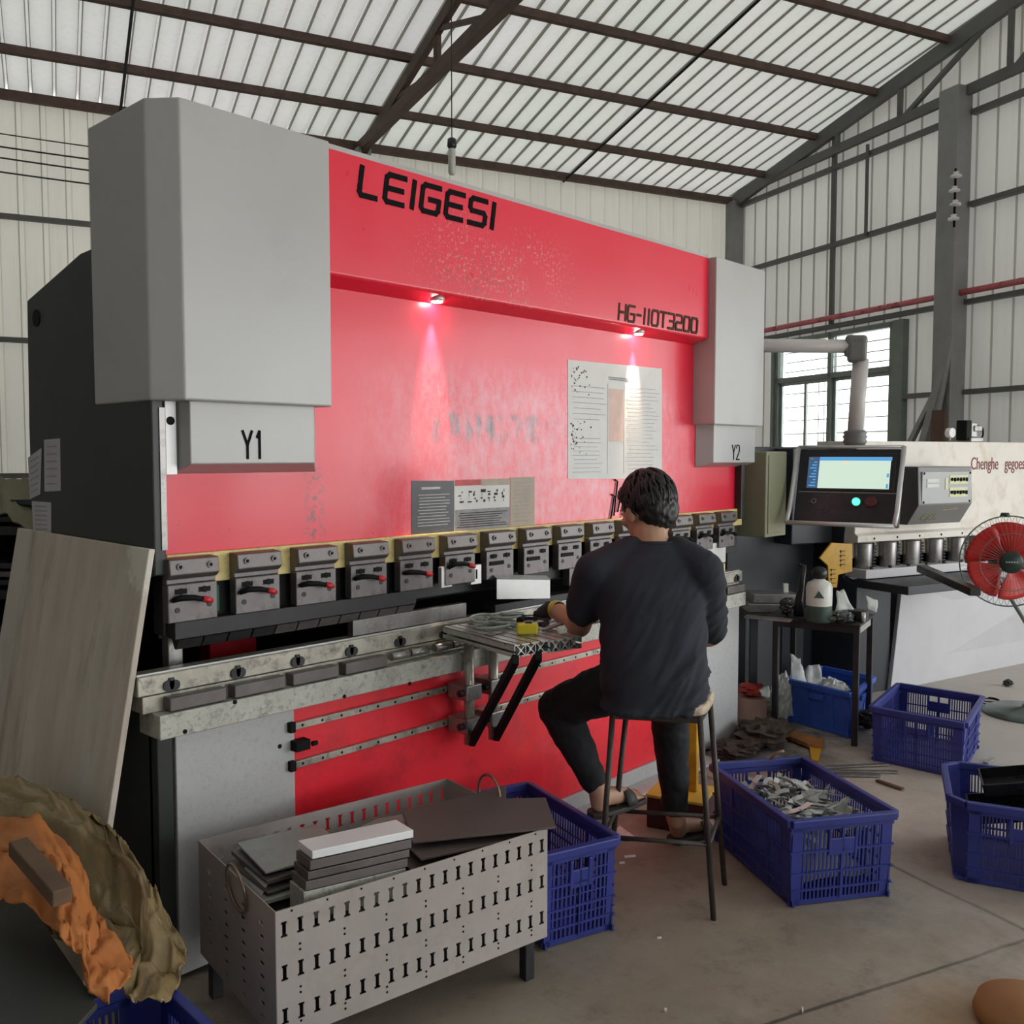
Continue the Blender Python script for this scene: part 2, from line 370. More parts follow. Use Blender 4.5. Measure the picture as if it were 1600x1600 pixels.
def sheet_mat(name, col, col2, dirt):
    t = NT(name); vec = t.map((1,1,1), (0,0,0))
    c = t.mix(t.ramp(t.noise(.35, 3), .35, .65), col, col2)
    c = t.mix(t.math('MULTIPLY', t.ramp(t.noise(9, 6, .7, t.map((2,2,.12))), .5, .75), .45), c, dirt)
    t.link(c, t.b.inputs['Base Color']); t.b.inputs['Roughness'].default_value = .42; t.b.inputs['Metallic'].default_value = .15
    return t.mat
M['wall_sheet'] = sheet_mat('zinc_wall_sheet', (.58,.57,.51), (.64,.62,.57), (.44,.43,.38))
M['end_sheet'] = sheet_mat('grey_wall_sheet', (.44,.45,.43), (.50,.50,.48), (.33,.34,.32))
M['roof_sheet'] = sheet_mat('zinc_roof_sheet', (.82,.82,.79), (.86,.84,.84), (.72,.72,.69))

# shed sheets: translucency added to brighten the ceiling and walls
def glow_sheet(name, c1, c2, dirt, tr, rough=.5):
    t = NT(name)
    c = t.mix(t.ramp(t.noise(.35, 3), .35, .65), c1, c2)
    c = t.mix(t.math('MULTIPLY', t.ramp(t.noise(9, 6, .7, t.map((2,2,.12))), .5, .75), .35), c, dirt)
    tl_ = t.n('ShaderNodeBsdfTranslucent'); ms = t.n('ShaderNodeMixShader'); ms.inputs[0].default_value = tr
    t.link(c, t.b.inputs['Base Color']); t.link(c, tl_.inputs['Color']); t.b.inputs['Roughness'].default_value = rough
    out = [n for n in t.t.nodes if n.type == 'OUTPUT_MATERIAL'][0]
    t.link(t.b.outputs[0], ms.inputs[1]); t.link(tl_.outputs[0], ms.inputs[2]); t.link(ms.outputs[0], out.inputs[0])
    return t.mat
M['wall_sheet'] = glow_sheet('back_wall_sheet', (.70,.69,.62), (.76,.74,.68), (.55,.54,.47), .072)
M['end_sheet'] = glow_sheet('end_wall_sheet', (.66,.66,.63), (.72,.71,.68), (.52,.52,.48), .070)
M['plain_sheet'] = sheet_mat('plain_wall_sheet', (.30,.30,.29), (.34,.33,.32), (.38,.38,.35))
M['groove'] = glow_sheet('painted_groove_shade', (.38,.37,.33), (.44,.43,.39), (.26,.26,.22), .04)  # rib sides coloured darker to stand in for shading on the ribs
M['roof_groove'] = glow_sheet('painted_roof_groove_shade', (.30,.295,.25), (.36,.35,.30), (.18,.18,.15), .045)  # roof ribs: shade likewise painted into the side faces
M['roof_sheet'] = glow_sheet('roof_sheet', (.80,.81,.74), (.86,.83,.81), (.62,.62,.56), ROOF_T)
# weathered board: grain along its height
t = NT('weathered_board'); vec = t.map((5,5,.5))
c = t.mix(t.ramp(t.noise(2.2, 6, .6, vec), .3, .7), (.48,.41,.34), (.64,.57,.49))
c = t.mix(t.math('MULTIPLY', t.ramp(t.noise(2.5, 7, .7, t.map((3,3,.6))), .54, .7), .6), c, (.22,.175,.13))
c = t.mix(t.math('MULTIPLY', t.ramp(t.noise(1.2, 3, .5, t.map((1.5,1.5,.35))), .5, .6), .35), c, (.56,.54,.49))
ax = t.axis(); dx_ = t.math('ADD', ax[1], .475); dz_ = t.math('SUBTRACT', ax[2], 1.245)
dd_ = t.math('SQRT', t.math('ADD', t.math('MULTIPLY', dx_, dx_), t.math('MULTIPLY', dz_, dz_)))
torn = t.ramp(t.math('ADD', dd_, t.math('MULTIPLY', t.noise(22, 5, .7), .16)), .17, .21, 1, 0)
c = t.mix(t.math('MULTIPLY', torn, .8), c, (.80,.75,.67))
strp = t.math('MULTIPLY', t.band(ax[1], .30, .34, .02), t.ramp(t.noise(3, 5, .6, vec), .35, .6))
c = t.mix(t.math('MULTIPLY', strp, .6), c, (.20,.15,.11))
t.link(c, t.b.inputs['Base Color']); t.b.inputs['Roughness'].default_value = .75; t.bump(t.noise(30, 5, .6, vec), .2, .004); M['board'] = t.mat
# ------------------------------------------------------------------ the shed
E0 = V((3.459, 9.912, 5.0)); a = math.radians(111.2)
EU = V((math.sin(a), math.cos(a), 0)); EN = V((EU.y, -EU.x, 0))          # along the eave / from the back wall into the shed
SL = .188
RIDGE = 10.4; DEEP = 20.8; ULEFT = -1.9; UR = 8.86
CN = E0 + EU*UR; a = math.radians(204.6); ED = V((math.sin(a), math.cos(a), 0)); EI = V((ED.y, -ED.x, 0))
if EI.dot(CAM-CN) < 0: EI = -EI                                           # into the shed from the end wall
def roof_z(s): return 5 + SL*(s if s < RIDGE else 2*RIDGE-s)
def BW(u, z, off=0.0): p = E0+EU*u+EN*off; return V((p.x, p.y, z))
def EW(t, z, off=0.0): p = CN+ED*t+EI*off; return V((p.x, p.y, z))
def RF(u, s, off=0.0): p = E0+EU*u+EN*s; return V((p.x, p.y, roof_z(s)-off))
def ribs(L, pitch, flat, rise, h, t0=0.0):
    out = [(0, 0)]; t = t0
    while t < L:
        for d, o in ((flat, 0), (flat+rise, h), (pitch-rise, h), (pitch, 0)):
            if 0 < t+d < L: out.append((t+d, o))
        t += pitch
    out.append((L, 0)); return out
def corrugated(fn, L, bottom, top, holes, prof, sign):
    # fn(t, z, offset); vertical strips between the profile points, minus the openings
    mb = MB(); cuts = sorted({h[i] for h in holes for i in (0, 1)})
    pts = list(prof)
    for c in cuts:
        for i in range(len(pts)-1):
            if pts[i][0] < c < pts[i+1][0]:
                f = (c-pts[i][0])/(pts[i+1][0]-pts[i][0]); pts.insert(i+1, (c, pts[i][1]*(1-f)+pts[i+1][1]*f)); break
    for (t0, o0), (t1, o1) in zip(pts, pts[1:]):
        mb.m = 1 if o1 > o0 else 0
        tm = (t0+t1)/2; iv = [(bottom, None)]
        hs = sorted([h for h in holes if h[0]-1e-6 <= tm <= h[1]+1e-6], key=lambda h: h[2])
        lo = bottom; spans = []
        for h in hs:
            if h[2] > lo: spans.append((lo, h[2], h[2]))
            lo = h[3]
        spans.append((lo, top(t0), top(t1)))
        for z0, za, zb in spans:
            mb.add([fn(t0, z0, sign*o0), fn(t1, z0, sign*o1), fn(t1, zb, sign*o1), fn(t0, za, sign*o0)], [(0,1,2,3)])
    return mb
WIN = (.96, 2.98, 1.40, 2.96)
DOORS = [(7.2, 7.62, 0.0, 3.0), (7.95, 13.4, 0.0, 3.0), (14.2, 18.5, 0.0, 3.6)]
FRONT = [(4.9, 10.0, .0, 2.6)]
# floor
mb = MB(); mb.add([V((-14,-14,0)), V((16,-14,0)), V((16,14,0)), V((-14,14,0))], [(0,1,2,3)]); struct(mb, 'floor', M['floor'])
# walls
w = corrugated(lambda t, z, o: BW(ULEFT+t, z, o), UR-ULEFT, 0, lambda t: 4.998, [], ribs(UR-ULEFT, .213, .15, .012, .022, -.05), -1)
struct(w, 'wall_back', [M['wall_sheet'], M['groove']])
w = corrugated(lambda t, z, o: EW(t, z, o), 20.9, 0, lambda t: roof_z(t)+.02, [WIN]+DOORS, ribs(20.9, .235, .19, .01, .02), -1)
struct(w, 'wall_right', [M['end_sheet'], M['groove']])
def FWALL(t, z, o=0): return E0*0+V(((E0+EU*(ULEFT+t)+EN*(DEEP-o)).x, (E0+EU*(ULEFT+t)+EN*(DEEP-o)).y, z))
w = corrugated(FWALL, UR-ULEFT, 0, lambda t: 5.0, FRONT, ribs(UR-ULEFT, .4, .34, .012, .02), -1)
struct(w, 'wall_front', [M['plain_sheet'], M['groove']])
def LWALL(t, z, o=0): p = E0+EU*(ULEFT+o)+EN*t; return V((p.x, p.y, z))
w = corrugated(LWALL, DEEP, 0, lambda t: roof_z(t)+.02, [], ribs(DEEP, .4, .34, .012, .02)+[], -1)
struct(w, 'unseen_wall_left', [M['plain_sheet'], M['groove']])  # unseen wall, set close in to keep light off the left side
# roof: two slopes, grooves open towards the outside
mb = MB(); prof = ribs(UR-ULEFT+.2,   .2065, .168, .009, .040, -.09)
for s0, s1 in ((-.16, RIDGE), (RIDGE, DEEP+.16)):
    for (t0, o0), (t1, o1) in zip(prof, prof[1:]):
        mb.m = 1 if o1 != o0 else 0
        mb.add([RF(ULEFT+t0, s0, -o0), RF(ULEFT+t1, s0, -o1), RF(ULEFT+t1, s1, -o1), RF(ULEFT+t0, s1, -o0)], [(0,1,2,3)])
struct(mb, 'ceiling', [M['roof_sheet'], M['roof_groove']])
# trims: eave beam, purlins, rafters, girts, columns
nt = [0]
def trim(mb, mat, bevel=0):
    nt[0] += 1; return struct(mb, 'trim_%d' % nt[0], mat, bevel)
trim(MB().bar(BW(ULEFT, 4.945, .05), BW(UR-.05, 4.945, .05), .07, .085), M['rust_beam'])
k = 0; s = .78
while s < DEEP-.5:
    if abs(s-RIDGE) > .2:
        nn = V((EN.x*-SL*(1 if s < RIDGE else -1), EN.y*-SL*(1 if s < RIDGE else -1), 1)).normalized()
        trim(MB().bar(RF(ULEFT, s, .045), RF(UR-.06*s/1.0-.02, s, .045), .045, .08, nn), M['rust_beam'])
    s += .964
# rafter trusses
def truss(u):
    mb = MB()
    for a0, b0 in ((0, RIDGE), (RIDGE, DEEP)):
        mb.bar(RF(u, a0, .15), RF(u, b0, .15), .06, .12)
    mb.bar(BW(u, 4.93, .02), BW(u, 4.93, DEEP), .09, .11)
    for j, s in enumerate([1.2, 2.4, 3.6, 4.8, 6.0, 7.2, 8.4, 9.6, 10.8, 12, 13.2, 14.4, 15.6, 16.8, 18, 19.2]):
        mb.bar(BW(u, 4.93, s), RF(u, s, .15), .05, .05)
        if 1 < s < RIDGE-1: mb.bar(BW(u, 4.93, s+1.2), RF(u, s, .15), .04, .04)
    return mb
trim(truss(3.55), M['rust_beam']);
for u in (1.06, 6.17):
    trim(MB().tube([RF(u, -.02, .10), RF(u, RIDGE, .10)], .014, 8), M['black'])
# end-wall truss
mb = MB(); mb.bar(EW(.05, roof_z(.05)-.10, .10), EW(RIDGE, roof_z(RIDGE)-.12, .10), .06, .16)
mb.bar(EW(.2, 5.01, .10), EW(RIDGE, 5.18, .10), .05, .10)
for t in (1.1, 2.1, 3.05, 4.4, 6, 7.5, 9): mb.bar(EW(t, 5.03, .10), EW(t, roof_z(t)-.1, .10), .05, .05)
for t in (3.05, 4.4, 6): mb.bar(EW(t, 5.05, .10), EW(t+1.2, roof_z(t+1.2)-.12, .10), .045, .045)
trim(mb, M['dark_beam'])
for z, ts in ((4.86, ((.15, 3.68), (3.95, 14))), (3.97, ((.3, 3.68), (3.95, 14))), (3.02, ((.3, 14),)), (2.13, ((3.05, 3.68), (3.95, 7.1)))):
    for q in ts: trim(MB().bar(EW(q[0], z, .045), EW(q[1], z, .045), .07, .05), M['dark_beam'])
trim(MB().bar(EW(2.0, 3.05, .05), EW(2.0, 5.2, .05), .06, .045), M['dark_beam'])
trim(MB().bar(EW(2.585, 3.95, .10), EW(2.585, 4.95, .10), .03, .03), M['dark_beam'])
trim(MB().bar(EW(3.81, 0, .13), EW(3.81, 5.12, .13), .24, .2, EI), M['grey_beam'], .01)
trim(MB().bar(BW(UR-.10, 0, .11), BW(UR-.10, 4.92, .11), .17, .18, EN), M['grey_beam'], .01)
trim(MB().bar(BW(3.55, 0, .12), BW(3.55, 4.9, .12), .16, .16, EN), M['grey_beam'], .01)
for z in (3.80, 2.62, 1.3): trim(MB().bar(BW(ULEFT, z, .035), BW(UR-.2, z, .035), .05, .05), M['dark_beam'])
# frames of the loading doors just past the frame
mb = MB()
for d in DOORS:
    mb.bar(EW(d[0], 0, 0), EW(d[0], d[3], 0), .1, .1, EI); mb.bar(EW(d[1], 0, 0), EW(d[1], d[3], 0), .1, .1, EI); mb.bar(EW(d[0], d[3], 0), EW(d[1], d[3], 0), .1, .1)
trim(mb, M['grey_beam'])

# window in the end wall: frame, transom, sashes, security bars, panes
win = bpy.data.objects.new('window_1', None); COL.objects.link(win); win['kind'] = 'structure'; win.location = EW(1.97, WIN[2]); ROOT['window_1'] = win.location.copy()
t0, t1, z0, z1 = WIN; tm = 1.97; zt = 2.45
mb = MB()
for t in (t0+.03, tm, t1-.03): mb.bar(EW(t, z0, .0), EW(t, z1, .0), .06, .09, EI)
for z in (z0+.03, zt, z1-.03): mb.bar(EW(t0, z, .0), EW(t1, z, .0), .09, .06)
mb.build('window_frame', M['window_frame'], win)
mb = MB(); mb.bar(EW(t1+.09, z0, .03), EW(t1+.09, z1, .03), .16, .10, EI); mb.bar(EW(t0-.02, z0, .03), EW(t0-.02, z1+.02, .03), .05, .08, EI)
mb.build('jamb', M['window_frame'], win)
mb = MB()
for q in ((t0+.06, tm-.03), (tm+.03, t1-.06)):
    for t in (q[0]+.02, q[1]-.02, (q[0]+q[1])/2+.02): mb.bar(EW(t, z0+.06, -.015), EW(t, zt-.03, -.015), .045, .03, EI)
    for z in (z0+.08, zt-.05): mb.bar(EW(q[0], z, -.015), EW(q[1], z, -.015), .03, .04)
mb.build('sash', M['sash'], win)
mb = MB()
for z in (2.56, 2.68, 2.80, 1.60, 1.77, 1.94, 2.11, 2.28): mb.tube([EW(t0+.03, z, -.10), EW(t1-.03, z, -.10)], .008, 6)
for t in (1.62, 1.72): mb.tube([EW(t, z0, -.11), EW(t, zt, -.11)], .006, 6)
mb.build('security_bars', M['grey_beam'], win)
mb = MB()
for q in ((t0+.06, tm-.03), (tm+.03, t1-.06)):
    for zz in ((z0+.06, zt-.03), (zt+.03, z1-.06)): mb.obox((EW(q[0], zz[0])+EW(q[1], zz[1]))/2, ED*((q[1]-q[0])/2), EI*.002, V((0,0,(zz[1]-zz[0])/2)))
mb.build('pane', M['glass'], win)
# ground, hedge wall and fence across the lane, seen through the window
mb = MB().bar(EW(-6, 1.0, -6), EW(9, 1.0, -6), .2, 2.0)
trim(mb, M['sash'])

# light: daylight of an overcast sky
wd = bpy.data.worlds.new('sky'); SC.world = wd; wd.use_nodes = True; nt_ = wd.node_tree
bg = nt_.nodes['Background']; tcw = nt_.nodes.new('ShaderNodeTexCoord'); sp = nt_.nodes.new('ShaderNodeSeparateXYZ'); nt_.links.new(tcw.outputs['Generated'], sp.inputs[0])
mr = nt_.nodes.new('ShaderNodeMapRange'); mr.inputs[1].default_value = -.12; mr.inputs[2].default_value = .12; nt_.links.new(sp.outputs[2], mr.inputs[0])
mx = nt_.nodes.new('ShaderNodeMix'); mx.data_type = 'RGBA'; mx.inputs[6].default_value = (.95,.93,.88,1); mx.inputs[7].default_value = (.60,.63,.65,1)
nt_.links.new(mr.outputs[0], mx.inputs[0]); nt_.links.new(mx.outputs[2], bg.inputs[0]); bg.inputs[1].default_value = SKY = 4.0
def area(name, c, facing, w, h, power, col=(1,1,1), portal=False, spread=180):
    ld = bpy.data.lights.new(name, 'AREA'); ld.shape = 'RECTANGLE'; ld.size = w; ld.size_y = h; ld.energy = power; ld.color = col; ld.spread = math.radians(spread)
    ld.cycles.is_portal = portal
    o = bpy.data.objects.new(name, ld); COL.objects.link(o); f = V(facing).normalized(); z = -f; x = V((0,0,1)).cross(z).normalized(); y = z.cross(x)
    o.matrix_world = Matrix.Translation(V(c)) @ Matrix((x, y, z)).transposed().to_4x4(); return o
for d in DOORS: area('door_daylight', EW((d[0]+d[1])/2, (d[2]+d[3])/2, .02), EI, d[1]-d[0], d[3]-d[2], 10, portal=True)
area('window_daylight', EW(1.97, 2.18, .12), EI, 2.02, 1.56, 10, portal=True)
for d in FRONT: area('front_daylight', FWALL((d[0]+d[1])/2, (d[2]+d[3])/2, .02), -EN, d[1]-d[0], d[3]-d[2], 10, portal=True)
vs = SC.view_settings; vs.view_transform = 'Standard'; vs.look = 'None'; vs.gamma = 1; vs.use_curve_mapping = False; vs.exposure = EXPO = 0.82
SC.cycles.max_bounces = 8; SC.cycles.diffuse_bounces = 5; SC.cycles.use_denoising = True
# ------------------------------------------------------------------ lettering
G = {  # strokes in a 1 x 1 cell
 'L': [[(0,1),(0,.12),(.12,0),(1,0)]],
 'E': [[(1,1),(.14,1),(0,.88),(0,.12),(.14,0),(1,0)], [(0,.5),(.9,.5)]],
 'I': [[(.5,1),(.5,0)]],
 'G': [[(1,1),(.14,1),(0,.88),(0,.12),(.14,0),(.88,0),(1,.12),(1,.48),(.45,.48)]],
 'S': [[(1,1),(.14,1),(0,.88),(0,.62),(.12,.5),(.88,.5),(1,.38),(1,.12),(.86,0),(0,0)]],
 'H': [[(0,1),(0,0)], [(1,1),(1,0)], [(0,.5),(1,.5)]],
 '-': [[(.1,.5),(.9,.5)]],
 '1': [[(.5,1),(.5,0)]],
 '0': [[(.15,0),(0,.15),(0,.85),(.15,1),(.85,1),(1,.85),(1,.15),(.85,0),(.15,0)]],
 'T': [[(0,1),(1,1)], [(.5,1),(.5,0)]],
 '3': [[(0,1),(.85,1),(1,.85),(1,.6),(.88,.5),(.25,.5)], [(.88,.5),(1,.4),(1,.15),(.85,0),(0,0)]],
 '2': [[(0,1),(.85,1),(1,.85),(1,.62),(.85,.5),(.15,.5),(0,.38),(0,0),(1,0)]],
 'Y': [[(0,1),(.5,.48),(.5,0)], [(1,1),(.5,.48)]],
 'i': [[(.15,.78),(.5,1),(.5,0)]],
 'Z': [[(0,.8),(.15,1),(.85,1),(1,.8),(1,.6),(0,0),(1,0)]],
 '4': [[(.7,0),(.7,1),(0,.35),(1,.35)]], '6': [[(.9,1),(.3,.8),(0,.3),(.2,0),(.8,0),(1,.25),(.8,.5),(.1,.45)]], '5': [[(1,1),(.1,1),(0,.55),(.7,.55),(1,.3),(.7,0),(0,.05)]]}
def letters(mb, text, o, xd, yd, h, ws, gap, th, shear=0.0, dep=.0015):
    o = V(o); xd = V(xd).normalized(); yd = V(yd).normalized(); nz = xd.cross(yd); x = 0.0
    for ch in text:
        w = ws.get(ch, ws['*'])
        for st in G[ch]:
            P = [o+xd*(x+px*w+shear*py*h)+yd*(py*h) for px, py in st]
            for p, q in zip(P, P[1:]):
                d = (q-p).normalized(); mb.bar(p-d*th*.35, q+d*th*.35, th, dep, nz); dep += .00008
        x += w+gap
    return mb
def font_text(name, body, mat, parent, o, xd, yd, size, sx=1.0, dep=.001):
    cu = bpy.data.curves.new(name, 'FONT'); cu.body = body; cu.size = size; cu.extrude = dep
    ob = bpy.data.objects.new(name, cu); COL.objects.link(ob)
    dg = bpy.context.evaluated_depsgraph_get(); me = bpy.data.meshes.new_from_object(ob.evaluated_get(dg)); bpy.data.objects.remove(ob)
    xd = V(xd).normalized(); yd = V(yd).normalized(); nz = xd.cross(yd); o = V(o)-ROOT[parent.name]
    for v in me.vertices: c = v.co.copy(); v.co = o+xd*(c.x*sx)+yd*c.y+nz*c.z
    m = bpy.data.objects.new(name, me); COL.objects.link(m); me.materials.clear(); me.materials.append(mat); m.parent = parent; ROOT[m.name] = ROOT[parent.name]
    return m

# ------------------------------------------------------------------ press brake
PB = thing('press_brake', 'large red and grey press brake lettered LEIGESI, with Y1 and Y2 cylinder covers', 'machine', (1.26, 2.5, 0))
fr = [(2.46,2.06),(2.60,2.11),(2.885,2.10),(3.304,2.007),(3.32,1.6),(3.32,0),(2.50,0),(2.50,.84),(2.82,.90),(2.86,1.0),(2.80,1.12),(2.46,1.17)]
for x0 in (1.215, 4.40):
    MB().prism([(x0, y, z) for y, z in fr], (.035,0,0)).build('side_frame', M['frame_green'], PB, .004)
MB().box(1.25,4.40,2.84,3.24,1.2,1.98).build('cross_beam', M['frame_green'], PB, .01)
MB().box(1.25,4.40,3.26,3.30,0.0,2.0).build('rear_light_block', M['black'], PB)  # black sheet added to block light and keep the throat dark
MB().box(1.25,4.435,2.56,2.84,1.98,2.02).build('top_panel', M['frame_green'], PB)
MB().box(1.262,4.448,2.50,2.56,1.219,2.30).build('ram', M['red_ram'], PB, .003)
hd = [(2.42,2.44),(2.42,2.064),(2.426,2.056),(2.5,2.034),(2.75,2.034),(2.75,2.44)]
MB().prism([(1.74, y, z) for y, z in hd], (2.248,0,0)).build('hood', M['red_hood'], PB, .004)
MB().box(1.74,3.985,2.424,2.76,2.44,2.455).build('hood_flange', M['press_grey'], PB)
def cover(pl, z0, z1): return MB().prism([(x, y, z0) for x, y in pl], (0,0,z1-z0)).build('cylinder_cover', M['press_grey'], PB, .006, 3)
cover([(1.272,2.38),(1.755,2.38),(1.755,2.80),(1.21,2.80),(1.21,2.455)], 1.648, 2.445)
cover([(3.99,2.38),(4.468,2.38),(4.468,2.80),(3.99,2.80)], 1.648, 2.442)
def shield(f, b, zf, zb, zt):
    a = [V((f[0],2.42,zt)), V((f[1],2.42,zt)), V((f[1],2.42,zf)), V((f[0],2.42,zf))]; c = [V((b[0],2.499,zt)), V((b[1],2.499,zt)), V((b[1],2.499,zb)), V((b[0],2.499,zb))]
    m = MB(); m.add(a+c, [(3,2,1,0),(4,5,6,7),(0,1,5,4),(1,2,6,5),(2,3,7,6),(3,0,4,7)]); return m.build('lower_shield', M['press_grey'], PB, .003)
shield((1.306,1.715),(1.293,1.775),1.476,1.447,1.70); shield((4.053,4.462),(4.01,4.475),1.463,1.440,1.70)
letters(MB(), 'Yi', PY(380,716,2.4185), (1,0,0), (0,0,1), .078, {'Y':.030,'*':.022}, .014, .0075).build('side_marking', M['ink'], PB)
letters(MB(), 'YZ', PY(1144,718,2.4185), (1,0,0), (0,0,1), .072, {'Y':.030,'*':.030}, .012, .006).build('side_marking', M['ink'], PB)
letters(MB(), 'LEIGESI', V((1.895,2.4185,2.322)), (1,0,0), (0,0,1), .088, {'L':.068,'I':.008,'*':.078}, .035, .018, .16).build('maker_lettering', M['ink'], PB)
letters(MB(), 'HG-110T3200', V((3.268,2.4185,2.075)), (1,0,0), (0,0,1), .066, {'1':.016,'-':.034,'*':.048}, .0165, .011, .10).build('model_lettering', M['ink_faded'], PB)
for x in (683, 998):
    p = PY(x, 470 if x == 683 else 522, 2.468); q = V((p.x, 2.468, 2.0435))
    l = MB().lathe([(.026,.012),(.026,-.004),(.02,-.006)], q, (0,0,1), 16).build('work_light', M['bright_steel'], PB)
    MB().lathe([(.019,-.0095),(.019,-.0055)], q, (0,0,1), 16).build('lens', M['lamp_lens'], l)
    ld = bpy.data.lights.new('work_light_beam', 'SPOT'); ld.energy = 30; ld.color = (1,.72,.52); ld.spot_size = math.radians(34); ld.spot_blend = 1; ld.shadow_soft_size = .015
    o = bpy.data.objects.new('work_light_beam', ld); COL.objects.link(o); o.location = q+V((0,0,-.012)); o.rotation_euler = (math.radians(9),0,0)
MB().box(1.258,1.292,2.468,2.50,1.445,1.66).build('ram_guide', M['bright_steel'], PB, .002)
MB().cyl((1.274,2.469,1.595),(1.274,2.4665,1.595),.012).build('guide_hole', M['black'], PB)
MB().box(1.236,1.252,2.456,2.46,1.24,1.63).build('edge_strip', M['steel'], PB)
MB().box(1.262,4.448,2.482,2.499,1.135,1.222).build('mounting_strip', M['pale_yellow'], PB, .002)
MB().box(1.262,4.448,2.51,2.57,.99,1.22).build('punch_beam', M['dark_steel'], PB, .003)
# punch clamps along the ram
def clamp_proto():
    body = MB()
    body.box(-.072,.078,2.448,2.482,1.035,1.142); body.box(-.072,.078,2.455,2.482,1.142,1.158)
    c = body.build('punch_clamp', M['clamp_steel'], None, .003); ROOT[c.name] = V((0,0,0))
    m = MB(); m.prism([(-.072,2.482,1.216),(-.072,2.438,1.213),(-.072,2.432,1.170),(-.072,2.448,1.157),(-.072,2.482,1.157)], (.15,0,0)); m.build('cap_plate', M['cap_steel'], c, .003)
    for x in (-.042, .05):
        m = MB(); m.cyl((x,2.437,1.192),(x,2.4305,1.192),.0095,None,12); m.cyl((x,2.4355,1.192),(x,2.4300,1.192),.0045,None,6); m.m = 1
        m.cyl((x,2.432,1.192),(x,2.4298,1.192),.0055,None,6); m.build('cap_bolt', [M['clamp_steel'], M['black']], c)
    for x in (-.038, .034):
        m = MB(); m.box(x-.014,x+.022,2.4465,2.449,1.115,1.129); m.cyl((x+.004,2.449,1.122),(x+.004,2.445,1.122),.009,None,10); m.build('adjusting_slot', M['black'], c)
    for x, z in ((-.045,1.070), (.052,1.078)): MB().cyl((x,2.449,z),(x,2.4462,z),.008,None,10).build('screw', M['dark_steel'], c)
    return c
def lever(c, red=True, up=0.0):
    m = MB(); m.tube([(-.062,2.444,1.098),(-.04,2.432,1.106+up),(-.005,2.424,1.104+up*1.3),(.022,2.420,1.097+up*1.2)], [.006,.009,.008,.007], 8)
    l = m.build('clamp_lever', M['black'], c)
    MB().tube([(.016,2.420,1.099+up*1.2),(.034,2.418,1.094+up),(.046,2.418,1.090+up)], [.0085,.0095,.006], 8).build('lever_grip', M['red_plastic'] if red else M['black'], l)
c0 = clamp_proto(); c0.parent = PB; clamps = [c0] + [copy_tree(c0, PB) for _ in range(14)]
for i, c in enumerate(clamps):
    c.location = (1.317+.2085*i-1.26, -2.5, 0); ROOT[c.name] = V((0,0,0))
for i, c in enumerate(clamps):
    if i < 6: lever(c, True, (0, .002, -.002, 0, -.004, .006)[i])
    elif i >= 11: lever(c, False, .006)
    elif i in (6, 7, 8): MB().box(-.055,.02,2.444,2.449,1.088,1.103).build('lever_stub', M['black'], c)
# punches hanging below
MB().box(1.27,2.16,2.46,2.51,.985,1.034).build('punch', M['dark_steel'], PB, .002)
for i in range(11):
    x = 1.28+i*.08; MB().prism([(x,2.458,.984),(x,2.50,.984),(x,2.484,.955),(x,2.476,.955)], (.074,0,0)).build('punch_tip', M['dark_steel'] if i < 4 else M['clamp_steel'], PB)
for px, py, w, h in ((690,919,.052,.075), (736,914,.055,.072)):
    p = PY(px, py, 2.452); m = MB().box(p.x,p.x+w,2.452,2.47,p.z,p.z+h).build('sheet_stop', M['bright_steel'], PB, .002)
    MB().box(p.x+w*.45,p.x+w*.58,2.4505,2.4525,p.z+.02,p.z+.055).build('slot', M['black'], m)
MB().box(1.395,1.43,2.50,2.51,1.045,1.12).build('green_guard_piece', M['green_part'], PB)
p = PY(1085,852,2.47); q = PY(1131,892,2.47)
MB().box(p.x,q.x,2.46,2.475,q.z+.045,p.z).build('punch', M['bright_steel'], PB, .002)
MB().box(q.x-.10,q.x,2.462,2.475,q.z-.035,q.z+.04).build('punch', M['pale_yellow'], PB, .002)
for x in (3.0, 3.21, 3.42, 3.63): MB().box(x,x+.19,2.462,2.50,.96,1.034).build('punch', M['clamp_steel'], PB, .002)
# bed, die rail, blocks
MB().box(1.19,4.352,2.40,2.52,.730,.798).build('bed_beam', M['dirty_steel'], PB, .003)
for px, py in ((289,1143),(367,1097),(538,1088),(640,1068)):
    p = PY(px, py, 2.4); MB().cyl((p.x,2.401,p.z),(p.x,2.398,p.z),.0065,None,10).build('beam_hole', M['black'], PB)
MB().box(1.165,4.365,2.446,2.56,.798,.845).build('die_base', M['rail_steel'], PB, .002)
MB().box(1.150,4.385,2.440,2.52,.848,.902).build('die_rail', M['rail_steel'], PB, .003)
MB().box(1.155,4.385,2.455,2.463,.902,.906).build('rail_lip', M['bright_steel'], PB)
for i in range(16):
    x = 1.244+.2055*i; m = MB(); m.lathe([(.0155,0),(.0155,.006)], (x-.008,2.4345,.866), (0,1,0), 12); m.lathe([(.0155,0),(.0155,.006)], (x+.010,2.4345,.866), (0,1,0), 12); m.box(x-.006,x+.008,2.4345,2.4405,.866,.888)
    m.build('rail_screw', M['dark_steel'], PB)
for i in range(16):
    x = 1.224+.1975*i
    if x+.17 > 4.36: break
    if i in (4, 5): 
        for j in range(2):
            MB().tube([(x+.085*j,2.424,.826),(x+.078+.085*j,2.424,.826)], .014, 10).build('clamp_block', M['steel'], PB)
    else: MB().box(x,x+.172,2.408,2.446,.800,.838).build('clamp_block', M['cap_steel'], PB, .004)
p = PY(552,1003,2.47); MB().box(p.x,p.x+.52,2.47,2.50,.906,.958).build('lower_die', M['steel'], PB, .002)
MB().box(2.55,3.9,2.455,2.52,.906,.935).build('lower_die', M['dark_steel'], PB, .002)
